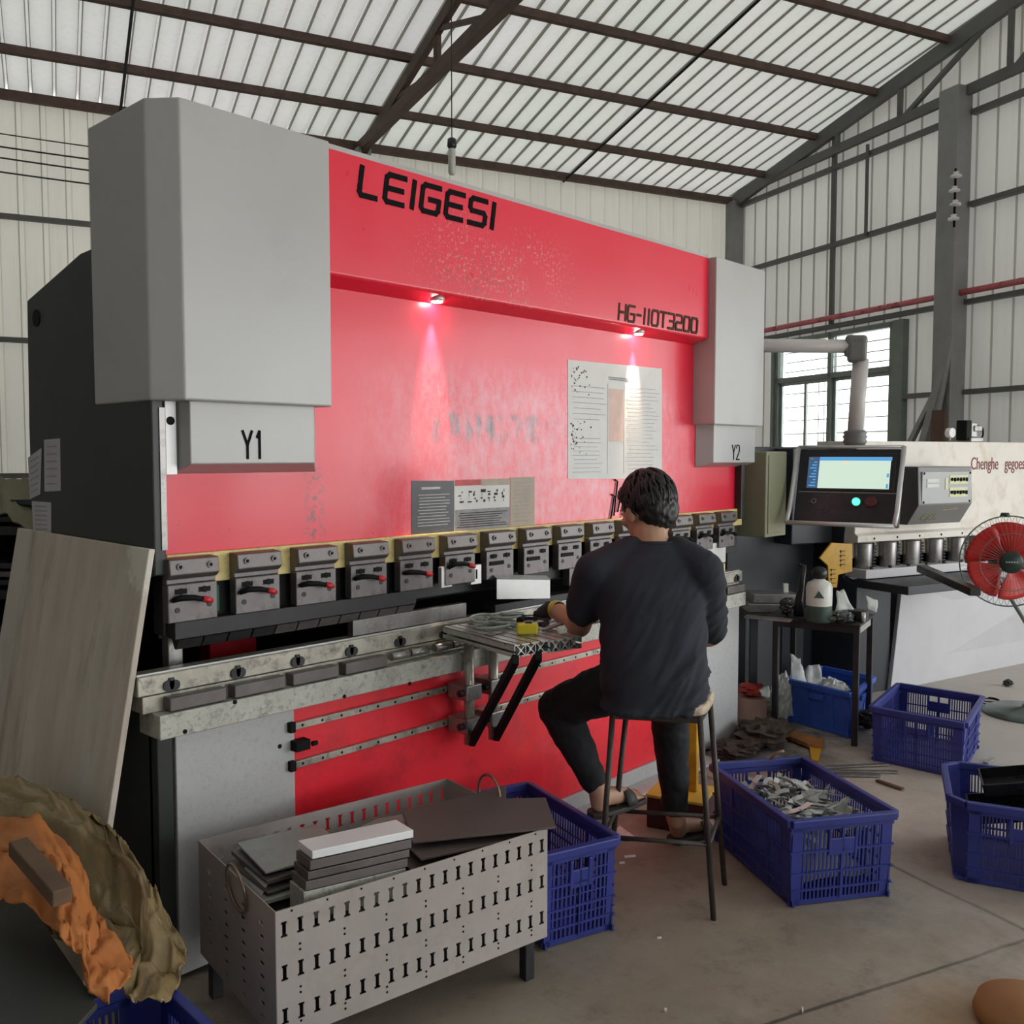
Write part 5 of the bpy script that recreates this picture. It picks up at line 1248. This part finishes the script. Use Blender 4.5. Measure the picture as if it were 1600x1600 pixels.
# ------------------------------------------------------------------ support table in front of the press
STT = thing('support_table', 'small slotted aluminium table on posts and black braces at the press front', 'work table', (2.36, 2.2, .45))
ta = V((.985,-.17,0)).normalized(); tb = V((.17,.985,0)).normalized(); t0 = V((2.178,2.012,0)); TWd, TDp_ = .285, .415
def Q(u, v, z): return t0+ta*u+tb*v+V((0,0,z))
for k in range(2):
    u0 = .144*k; mb = MB()
    zt = .898-.004*k
    for a_, b_ in ((0,.022),(.030,.062),(.070,.102),(.110,.141)):
        mb.obox(Q(u0+(a_+b_)/2,TDp_/2,zt-.002), ta*((b_-a_)/2), tb*(TDp_/2), V((0,0,.002)))
        mb.obox(Q(u0+(a_+b_)/2,TDp_/2,zt-.038), ta*((b_-a_)/2), tb*(TDp_/2), V((0,0,.002)))
    for u_ in (.0015,.1395): mb.obox(Q(u0+u_,TDp_/2,zt-.01), ta*.0015, tb*(TDp_/2), V((0,0,.010))); mb.obox(Q(u0+u_,TDp_/2,zt-.033), ta*.0015, tb*(TDp_/2), V((0,0,.006)))
    for u_ in (.026,.066,.106):
        for s1 in (-1, 1):
            for s2 in (-1, 1): mb.bar(Q(u0+u_+s1*.004,0,zt-.02+s2*.004)+tb*TDp_*0, Q(u0+u_+s1*.017,0,zt-.02+s2*.017), .003, .003)
        mb.obox(Q(u0+u_,TDp_/2,zt-.02), ta*.0055, tb*(TDp_/2), V((0,0,.0055)))
        for s1 in (-1, 1):
            for s2 in (-1, 1):
                p0, p1 = Q(u0+u_+s1*.004,TDp_/2,zt-.02+s2*.004), Q(u0+u_+s1*.016,TDp_/2,zt-.02+s2*.017); d = (p1-p0)
                mb.obox((p0+p1)/2, d/2, tb*(TDp_/2), d.cross(tb).normalized()*.0012)
    for u_ in (.046,.086): mb.obox(Q(u0+u_,TDp_/2,zt-.02), ta*.0012, tb*(TDp_/2), V((0,0,.019)))
    mb.build('aluminium_profile', M['alu'], STT)
pz = []
for x, yb in ((733,1158),(771,1150)):
    p = PY(x, 1060, 2.375); pb = PY(x, yb, 2.375); pz.append(pb)
    MB().tube([V((p.x,2.375,pb.z-.01)), V((p.x,2.375,.86))], .019, 16).build('post', M['rail_steel'], STT)
    for z in (.66,.54):
        MB().box(p.x-.035,p.x+.04,2.35,2.45,z-.03,z+.025).build('slide_block', M['steel'], STT, .004)
        MB().cyl((p.x-.055,2.37,z),(p.x-.02,2.37,z),.012,None,12).build('clamp_screw', M['dark_steel'], STT)
for pb, (x, y) in zip(pz, ((806,1030),(842,1024))):
    e_ = PZ(x, y, .856); s_ = V((pb.x, 2.36, pb.z)); MB().bar(s_, e_, .036, .022, RT).build('brace', M['black'], STT, .002)
# things lying on it
def onS(x, y, dz=0.0): return PZ(x, y, .8985+dz)
rl = ['largest grey green gasket ring at the front of the small table', 'grey green ring lying across the largest one on the small table', 'ring at the back left of the small aluminium table', 'topmost grey green ring of the pile on the small table', 'small ring at the right edge of the pile on the small table']
for i, (x, y, R_, r_) in enumerate(((768,978,.062,.0055),(782,970,.055,.005),(757,966,.050,.005),(790,962,.052,.005),(800,958,.040,.004))):
    q = onS(x, y, .006+.008*i); m = MB().torus(q, (.10*math.sin(i*2.1),.10*math.cos(i*1.7),1), R_, r_, 34, 8)
    for v in m.v: v.z = q.z+(v.z-q.z)*.9
    solo(m, 'gasket_ring', M['ring_green'], rl[i], 'ring', 'rings on the small table')
q = onS(824,991); m = MB().obox(q+V((0,0,.020)), RT*.037, FW0*.022, V((0,0,.0185)))
tp = thing('tape_measure', 'yellow tape measure standing on the small aluminium table', 'tape measure', tuple(q))
m.build('case', M['tape_yellow'], tp, .008, 3); MB().obox(q+V((0,0,.041))+RT*.004, RT*.012, FW0*.008, V((0,0,.004))).build('lock_button', M['black_plastic'], tp, .002)
m = MB(); p0, p1 = onS(846,985,.006), onS(884,972,.012); m.bar(p0, p1, .022, .006); m.bar(onS(832,976,.010), p0, .012, .008)
solo(m, 'steel_caliper', M['steel'], 'grey steel hand tool lying right of the tape measure', 'tool')
m = MB(); m.tube([onS(838,967,.008), onS(822,966,.030), onS(815,968,.035)], .007, 8); m.cyl(onS(815,968,.035), onS(811,969,.042), .010); solo(m, 'small_fitting', M['black'], 'small black fitting standing behind the tape measure', 'fitting')
q = onS(878,991); solo(crumple(q, .020, .016, .014, 33), 'white_wad', M['bag'], 'small white crumpled wad at the right corner of the small table', 'paper')
for i, (a_, b_) in enumerate((((760,992),(786,987)), ((800,978),(846,970)))):
    p, q = onS(*a_, .003), onS(*b_, .003); solo(MB().bar(p, q, .022, .003), 'flat_strip', M['bright_steel'] if i else M['steel'], ['dull flat strip at the front left of the small table', 'bright flat strip between the rings and the gloved hand'][i], 'metal strip', 'strips on the small table')

# ------------------------------------------------------------------ stool
fa = V((-.195,.318,0)).normalized(); fb_ = V((.246,.103,0)).normalized(); sc = V((2.602,1.735,0))
SZ = .705
ST = thing('work_stool', 'tall stool with a worn wooden seat and thin dark steel legs', 'stool', (sc.x, sc.y, 0))
rr = []
for z, k in ((.672,.97),(.676,1.0),(.698,1.0),(.705,.95)):
    row = []
    for i in range(28):
        t_ = 2*math.pi*i/28; c_, s_ = math.cos(t_), math.sin(t_); e_ = .35
        row.append(sc+fa*(.158*k*math.copysign(abs(c_)**e_, c_))+fb_*(.128*k*math.copysign(abs(s_)**e_, s_))+V((0,0,z)))
    rr.append(row)
MB().rings(rr).build('seat', M['seat_wood'], ST)
mb = MB(); tops = {}; feet = {'FR': V((2.62,1.543,0)), 'RR': V((2.866,1.646,0)), 'FL': V((2.425,1.861,0)), 'RL': V((2.64,1.979,0))}
for k_, (i, j) in {'FR': (-1,-1), 'RR': (-1,1), 'FL': (1,-1), 'RL': (1,1)}.items():
    tops[k_] = sc+fa*(.138*i)+fb_*(.108*j)+V((0,0,.672)); MB().tube([feet[k_], tops[k_]], .0095, 10).build('leg', M['stool_steel'], ST)
for a_, b_ in (('FR','FL'),('RR','RL'),('FR','RR'),('FL','RL')):
    f_ = .25/.672; MB().tube([feet[a_].lerp(tops[a_], f_), feet[b_].lerp(tops[b_], f_)], .008, 8).build('rung', M['stool_steel'], ST)
    MB().bar(tops[a_]+V((0,0,-.012)), tops[b_]+V((0,0,-.012)), .012, .022).build('seat_rail', M['stool_steel'], ST)

# ------------------------------------------------------------------ foot pedal
pl_, pr_ = PZ(1010,1292), PZ(1098,1308); pxv = (pr_-pl_); pwd = pxv.length; pxv.normalize(); pyv = V((-pxv.y, pxv.x, 0)); pyv = pyv if pyv.dot(FW0) > 0 else -pyv
FP = thing('foot_pedal', 'yellow and dark maroon foot pedal box with an orange post, behind the stool', 'foot pedal', tuple((pl_+pr_)/2))
def PDl(u, v, z): return pl_+pxv*u+pyv*v+V((0,0,z))
MB().prism([PDl(0,0,0), PDl(pwd,0,0), PDl(pwd,.20,0), PDl(0,.20,0)], (0,0,.125)).build('pedal_box', M['pedal_red'], FP, .004)
MB().prism([PDl(-.004,-.006,.125), PDl(pwd+.004,-.006,.125), PDl(pwd+.004,.206,.125), PDl(-.004,.206,.125)], (0,0,.012)).build('pedal_cover', M['pedal_yellow'], FP, .003)
a_ = PP(1083,1200,PDl(0,.12,0),pyv); MB().bar(V((a_.x,a_.y,.137)), V((a_.x,a_.y,.50)), .038, .038, pyv).build('post', M['yellow'], FP, .004)

# ------------------------------------------------------------------ the worker
def blob(name, mb, voxel, it, mat, parent, disp=None):
    me = mb.mesh('tmp'); o = bpy.data.objects.new('tmp', me); COL.objects.link(o)
    r = o.modifiers.new('r', 'REMESH'); r.mode = 'VOXEL'; r.voxel_size = voxel; r.use_smooth_shade = True
    s = o.modifiers.new('s', 'SMOOTH'); s.iterations = it; s.factor = .5
    dg = bpy.context.evaluated_depsgraph_get(); me2 = bpy.data.meshes.new_from_object(o.evaluated_get(dg)); bpy.data.objects.remove(o)
    if disp:
        nr = [v.normal.copy() for v in me2.vertices]
        for v, n_ in zip(me2.vertices, nr): v.co += n_*disp(v.co, n_)
    off = ROOT[parent.name] if parent is not None else V((0,0,0))
    for v in me2.vertices: v.co -= off
    for p in me2.polygons: p.use_smooth = True
    me2.name = name; ob = bpy.data.objects.new(name, me2); COL.objects.link(ob); me2.materials.clear(); me2.materials.append(mat)
    if parent is not None: ob.parent = parent; ROOT[ob.name] = off
    return ob
def limb(mb, pts, rad, n=14):
    # a rounded tapering limb through its joints
    P = []; Rr = []
    for i in range(len(pts)-1):
        for k in range(8):
            f = k/8; P.append(pts[i].lerp(pts[i+1], f)); Rr.append(rad[i]*(1-f)+rad[i+1]*f)
    P.append(pts[-1]); Rr.append(rad[-1]); mb.tube(P, Rr, n)
    for p, r in zip(pts, rad): mb.ell(p, r, r, r, None, 14, 8)
hb_ = math.radians(40); bf = V((math.sin(hb_), math.cos(hb_), 0)); brt = V((math.cos(hb_), -math.sin(hb_), 0)); Zv = V((0,0,1))
pelv = PD(1022,1048,3.10); hipL = PD(985,1062,3.14); hipR = PD(1062,1066,3.10)
shL = PD(930,893,3.13); shR = PD(1098,893,3.12); neck = PD(1022,838,3.20)
kneeL = PD(872,1106,3.38); ankL = PD(934,1230,3.27); kneeR = PD(1046,1108,3.46); ankR = PD(1056,1280,3.56)
elL = PD(905,977,3.28); wrL = PD(868,953,3.47); elR = PD(1107,992,3.26); wrR = PD(1010,968,3.52)
ha = math.radians(14); hf0 = V((math.sin(ha), math.cos(ha), 0)); pit = math.radians(22)
hf = (hf0*math.cos(pit)-Zv*math.sin(pit)).normalized(); hr = hf.cross(Zv).normalized(); hu = hr.cross(hf)
hc = PD(1011,797,3.235)
H = lambda r, f, u: hc+hr*r+hf*f+hu*u
PE_ = thing('tmpx', None, None); bpy.data.objects.remove(PE_)
body = MB()
# torso core under the shirt
def torso(mb, grow, z_top=True, lst=None):
    rows = []
    for (x, y, d, hw, hd) in lst:
        c_ = PD(x, y, d); row = []
        for i in range(28):
            t_ = 2*math.pi*i/28; cs, sn = math.cos(t_), math.sin(t_)
            row.append(c_+brt*((hw+grow)*math.copysign(abs(cs)**.8, cs))+bf*((hd+grow)*math.copysign(abs(sn)**.85, sn)))
        rows.append(row)
    mb.rings(rows)
TL_ = [(1020,1094,3.10,.150,.115),(1020,1060,3.10,.160,.12),(1019,1010,3.11,.158,.115),(1018,960,3.14,.165,.118),(1017,920,3.15,.176,.118),(1016,893,3.16,.172,.105),(1018,872,3.17,.135,.09),(1021,856,3.18,.085,.07)]
torso(body, -.012, lst=TL_)
limb(body, [PD(1021,862,3.18), PD(1016,832,3.20), H(0,-.02,-.05)], [.062,.056,.055])
for s_, sh, el, wr in ((-1,shL,elL,wrL),(1,shR,elR,wrR)): limb(body, [sh, el, el.lerp(wr,.35), wr], [.052,.043,.044,.029])
limb(body, [hipL, kneeL, kneeL.lerp(ankL,.35), ankL], [.082,.058,.056,.036]); limb(body, [hipR, kneeR, kneeR.lerp(ankR,.35), ankR], [.082,.058,.056,.036])
# head with its features
body.ell(H(0,-.008,.022), .076,.098,.100, (hr,hf,hu), 24, 16); body.ell(H(0,.030,-.045), .058,.062,.070, (hr,hf,hu), 18, 12)
body.ell(H(0,.062,-.088), .028,.026,.024, (hr,hf,hu)); limb(body, [H(0,.088,.012), H(0,.104,-.026)], [.010,.015]); body.ell(H(.012,.098,-.030), .009,.010,.008, (hr,hf,hu)); body.ell(H(-.012,.098,-.030), .009,.010,.008, (hr,hf,hu))
limb(body, [H(-.045,.070,.030), H(0,.088,.028), H(.045,.070,.030)], [.010,.011,.010])
for s_ in (-1, 1):
    body.ell(H(s_*.042,.066,-.018), .022,.020,.020, (hr,hf,hu)); body.ell(H(s_*.078,.000,-.012), .010,.020,.032, (hr,hf,hu)); body.ell(H(s_*.084,-.008,.004), .007,.014,.018, (hr,hf,hu))
limb(body, [H(-.02,.086,-.060), H(0,.094,-.058), H(.02,.086,-.060)], [.006,.008,.006]); limb(body, [H(-.016,.084,-.070), H(0,.091,-.071), H(.016,.084,-.070)], [.006,.008,.006])
# hands: palm, four curled fingers of different length, thumb from the side of the palm
def hand(mb, wr, fwd, side, up, g=0.0, curl=1.0):
    palm = wr+fwd*.045
    mb.ell(palm, .042+g, .048+g, .019+g, (side, fwd, up), 18, 12); limb(mb, [wr-fwd*.02, wr+fwd*.02], [.028+g,.030+g])
    for k, (o_, l_) in enumerate(((-.031,.88),(-.010,1.0),(.011,.94),(.031,.74))):
        b_ = palm+fwd*.034+side*o_+up*.004; a1 = .55*curl+.08*k; pts = [b_-fwd*.02, b_]; an = 0.0; p = b_
        for seg, da in ((.040,a1),(.027,.75*curl),(.021,.6*curl)):
            an += da; p = p+(fwd*math.cos(an)-up*math.sin(an))*(seg*l_); pts.append(p)
        limb(mb, pts, [.010+g,.0098+g,.0092+g,.0084+g,.0075+g], 10)
    b_ = palm-side*.030-fwd*.012; t1 = b_-side*.022+fwd*.020-up*.012; t2 = t1-side*.004+fwd*.026-up*.014; t3 = t2+side*.012+fwd*.018-up*.010
    limb(mb, [b_, t1, t2, t3], [.015+g,.012+g,.0105+g,.0085+g], 10)
gm = []
for s_, wr, el, tgt in ((-1,wrL,elL,PD(846,953,3.54)),(1,wrR,elR,PD(985,962,3.60))):
    fwd = (tgt-wr).normalized(); up_ = (Zv*.75-RT*.45*(-s_)*0-RT*.5).normalized(); sd = fwd.cross(up_).normalized()
    if s_ < 0: sd = -sd
    up_ = sd.cross(fwd).normalized()
    if up_.z < 0: up_ = -up_
    hand(body, wr, fwd, sd, up_, -.002); gm.append((wr, fwd, sd, up_))
# feet
def foot(mb, ank, heel, toe, g=0.0):
    d = (toe-heel).normalized(); sd = d.cross(Zv).normalized()
    limb(mb, [ank, heel+Zv*.045+d*.035], [.035+g,.036+g]); mb.ell(heel+d*.035+Zv*.030, .030+g,.036+g,.030+g, (sd,d,Zv))
    L = (toe-heel).length
    limb(mb, [heel+d*.06+Zv*.048, heel+d*L*.55+Zv*.034, heel+d*L*.78+Zv*.021], [.033+g,.031+g,.021+g])
    mb.ell(heel+d*L*.72+Zv*.018, .043+g,.04+g,.017+g, (sd,d,Zv))
    for k in range(5):
        o_ = -.034+.017*k; ln = (.05,.052,.046,.038,.028)[k]; b_ = heel+d*L*.80+sd*o_+Zv*.014
        limb(mb, [b_, b_+d*ln*.6, b_+d*ln], [.011+g-.001*k,.010+g-.001*k,.0085+g-.0008*k], 8)
heL = PD(926,1272,3.26); toL = PD(1000,1266,3.42); toL.z = heL.z+.004
heR = PZ(1049,1312,.014); toR = PZ(1102,1297,.014)
toR = heR+(toR-heR).normalized()*.245; toL = heL+(toL-heL).normalized()*.245
foot(body, ankL, heL, toL); foot(body, ankR, heR, toR)
PER = blob('person', body, .0062, 3, M['skin'], None)
c_ = V((sc.x, sc.y, 0))
for v in PER.data.vertices: v.co -= c_
PER.location = c_; ROOT['person'] = c_
tag(PER, 'person seated on the tall stool, back to the camera, in dark T-shirt and trousers', 'person')
# T-shirt
sm = MB(); torso(sm, .010, lst=[(1019,1104,3.09,.158,.118)]+TL_+[(1022,846,3.19,.078,.062)])
limb(sm, [PD(985,862,3.17), shL, shL.lerp(elL,.4), shL.lerp(elL,.66)], [.055,.070,.066,.066])
limb(sm, [PD(1058,862,3.17), shR, shR.lerp(elR,.45), shR.lerp(elR,.78)], [.055,.072,.068,.070])
sm.ell(PD(1018,880,3.18), .15,.085,.05, (brt,bf,Zv))
for s_, sh, el, f_ in ((-1,shL,elL,.80),(1,shR,elR,.78)): pass
def folds(co, n_):
    h = (co.z-.70)/.5; q = co.dot(brt)*9+co.z*16
    a_ = noise.noise(V((q*.55, co.z*2.2+co.dot(bf)*3, 1.7)))
    b_ = noise.noise(V((co.dot(brt)*26-co.z*15, co.z*5, 7.1)))
    low = max(0, min(1, 1.25-h*1.1))
    c3 = noise.noise(V((co.dot(brt)*17-co.z*20, co.z*4+3, 2.3)))
    rt_ = max(0, min(1, .6+(co+ROOT['person']*0-sc).dot(brt)*5))
    return (.007*a_+.010*(1-abs(b_)*2.2)*low*.8)*(.35+.65*low)+.012*max(0, 1-abs(c3)*4)*low*rt_
TS = blob('t_shirt', sm, .0085, 6, M['tshirt'], PER, folds)
# collar band
mb = MB(); cc_ = PD(1022,846,3.19); pts = [cc_+brt*(.084*math.cos(t_*math.pi/14))+bf*(.069*math.sin(t_*math.pi/14))+Zv*(-.002-.010*max(0, math.sin(t_*math.pi/14))) for t_ in range(28)]
mb.tube(pts, .0085, 8, True); mb.build('collar', M['tshirt'], TS)
# trousers
tm_ = MB(); torso(tm_, .004, lst=[(1020,1096,3.11,.15,.12),(1020,1078,3.11,.158,.122),(1020,1056,3.10,.158,.12)])
limb(tm_, [hipL, kneeL], [.096,.074]); limb(tm_, [kneeL, kneeL.lerp(ankL,.3), kneeL.lerp(ankL,.92)], [.074,.068,.047])
limb(tm_, [hipR, kneeR], [.096,.074]); limb(tm_, [kneeR, kneeR.lerp(ankR,.3), kneeR.lerp(ankR,.88)], [.074,.067,.050])
def tf(co, n_): return .006*noise.noise(V((co.dot(brt)*14, co.dot(bf)*14, co.z*22)))+.003*noise.noise(co*40)
TR = blob('trousers', tm_, .0085, 4, M['trousers'], PER, tf)
bz = min((v.co.z for v in TR.data.vertices))
for v in TR.data.vertices:                                    # seated: flattened on the seat
    w_ = v.co+ROOT['person']
    if w_.z < SZ+.002 and (w_-sc-V((0,0,w_.z))).length < .17 and w_.z > .62: v.co.z = SZ+.002
# gloves
for (wr, fwd, sd, up_), s_ in zip(gm, (-1, 1)):
    g = MB(); hand(g, wr, fwd, sd, up_, .0032); blob('glove', g, .0042, 2, M['glove'], PER)
    mb = MB(); mb.lathe([(.034,-.022),(.036,-.01),(.035,.004)], wr, fwd, 16); mb.build('glove_cuff', M['tape_yellow'] if s_ < 0 else M['glove'], PER)
# slippers
for he, to in ((heL,toL),(heR,toR)):
    d = (to-he).normalized(); sd = d.cross(Zv).normalized(); L = .255; rows = []
    for i in range(13):
        f_ = i/12; w_ = .034+.014*math.sin(math.pi*min(1, f_*.85)) if 0 < i < 12 else .016
        c_ = he-d*.012+d*(L+.01)*f_; rows.append([c_+sd*w_+Zv*.006, c_-sd*w_+Zv*.006, c_-sd*w_-Zv*.013, c_+sd*w_-Zv*.013])
    sl = MB().rings(rows, True, False).build('slipper', M['slipper'], PER, .004)
    st = MB(); n_ = 9; rows = []
    for i in range(n_):
        a_ = math.pi*i/(n_-1); rows.append([he+d*(L*.50+.05*k)+sd*(.050*math.cos(a_))+Zv*(.004+(.056-.012*k)*math.sin(a_)) for k in (0, 1)])
    st.grid(rows); st.build('strap', M['slipper'], sl, thick=.004)
# hair: a cap over the skull and locks
hm = MB(); hm.ell(H(0,-.022,.034), .085,.098,.100, (hr,hf,hu), 28, 18); hm.ell(H(0,-.052,-.010), .076,.066,.078, (hr,hf,hu), 24, 14); hm.ell(H(0,.038,.074), .068,.056,.040, (hr,hf,hu), 20, 12); hm.ell(H(-.064,-.004,.034), .019,.052,.046, (hr,hf,hu)); hm.ell(H(.064,-.004,.034), .019,.052,.046, (hr,hf,hu))
def hf_(co, n_): return .004*noise.noise(co*55)+.003*noise.noise(V((co.x*120, co.y*120, co.z*40)))
HA = blob('hair', hm, .0055, 2, M['hair'], PER, hf_)
lk = MB(); r2 = random.Random(3)
for k in range(300):
    th = r2.random()*2*math.pi; ph = r2.random()**.7*1.75
    def sp_(p_, t_, e=0.0): return H((.086+e)*math.sin(p_)*math.sin(t_), -.022-(.100+e)*math.sin(p_)*math.cos(t_), .034+(.101+e)*math.cos(p_))
    if math.cos(th) < -.35 and ph > 1.0: continue
    e0 = .001; pts = [sp_(ph+.16*i, th+.10*math.sin(k)*i*.5, e0+.0035*(i/3)) for i in range(4)]
    lk.tube(pts, [.0052,.0062,.0048,.0012], 6)
for k in range(46):
    a_ = (k/45-.5)*2.5; b_ = sp_(1.62, a_, .0); p1 = b_-hu*.022+hf*.004; p2 = b_-hu*.044+hf*.010+hr*.004*math.sin(k*3)
    lk.tube([b_, p1, p2], [.0065,.0058,.0014], 6)
lk.build('hair_lock', M['hair'], HA)
# eyes and brows
for s_ in (-1, 1):
    m = MB(); m.ell(H(s_*.031,.078,.010), .012,.012,.010, (hr,hf,hu)); e_ = m.build('eye', M['white_porcelain'], PER); m = MB(); m.ell(H(s_*.031,.0865,.008), .0058,.0042,.0058, (hr,hf,hu)); m.build('iris', M['black_plastic'], e_); m = MB(); m.tube([H(s_*.018,.084,.016), H(s_*.031,.091,.019), H(s_*.044,.082,.015)], .0034, 6); m.build('eyelid', M['skin'], e_)
    m = MB(); m.tube([H(s_*.016,.094,.026), H(s_*.034,.090,.031), H(s_*.050,.078,.026)], [.003,.0035,.002], 6); m.build('eyebrow', M['hair'], PER)
# the strip held in the glove
q = gm[0]; ctr = q[0]+q[1]*.075-q[3]*.022; d = (PD(792,962,3.50)-ctr).normalized()
solo(MB().bar(ctr-d*.05, ctr+d*.17, .012, .0025), 'thin_strip', M['dark_steel'], 'thin dark strip held in the gloved left hand of the worker', 'metal strip')
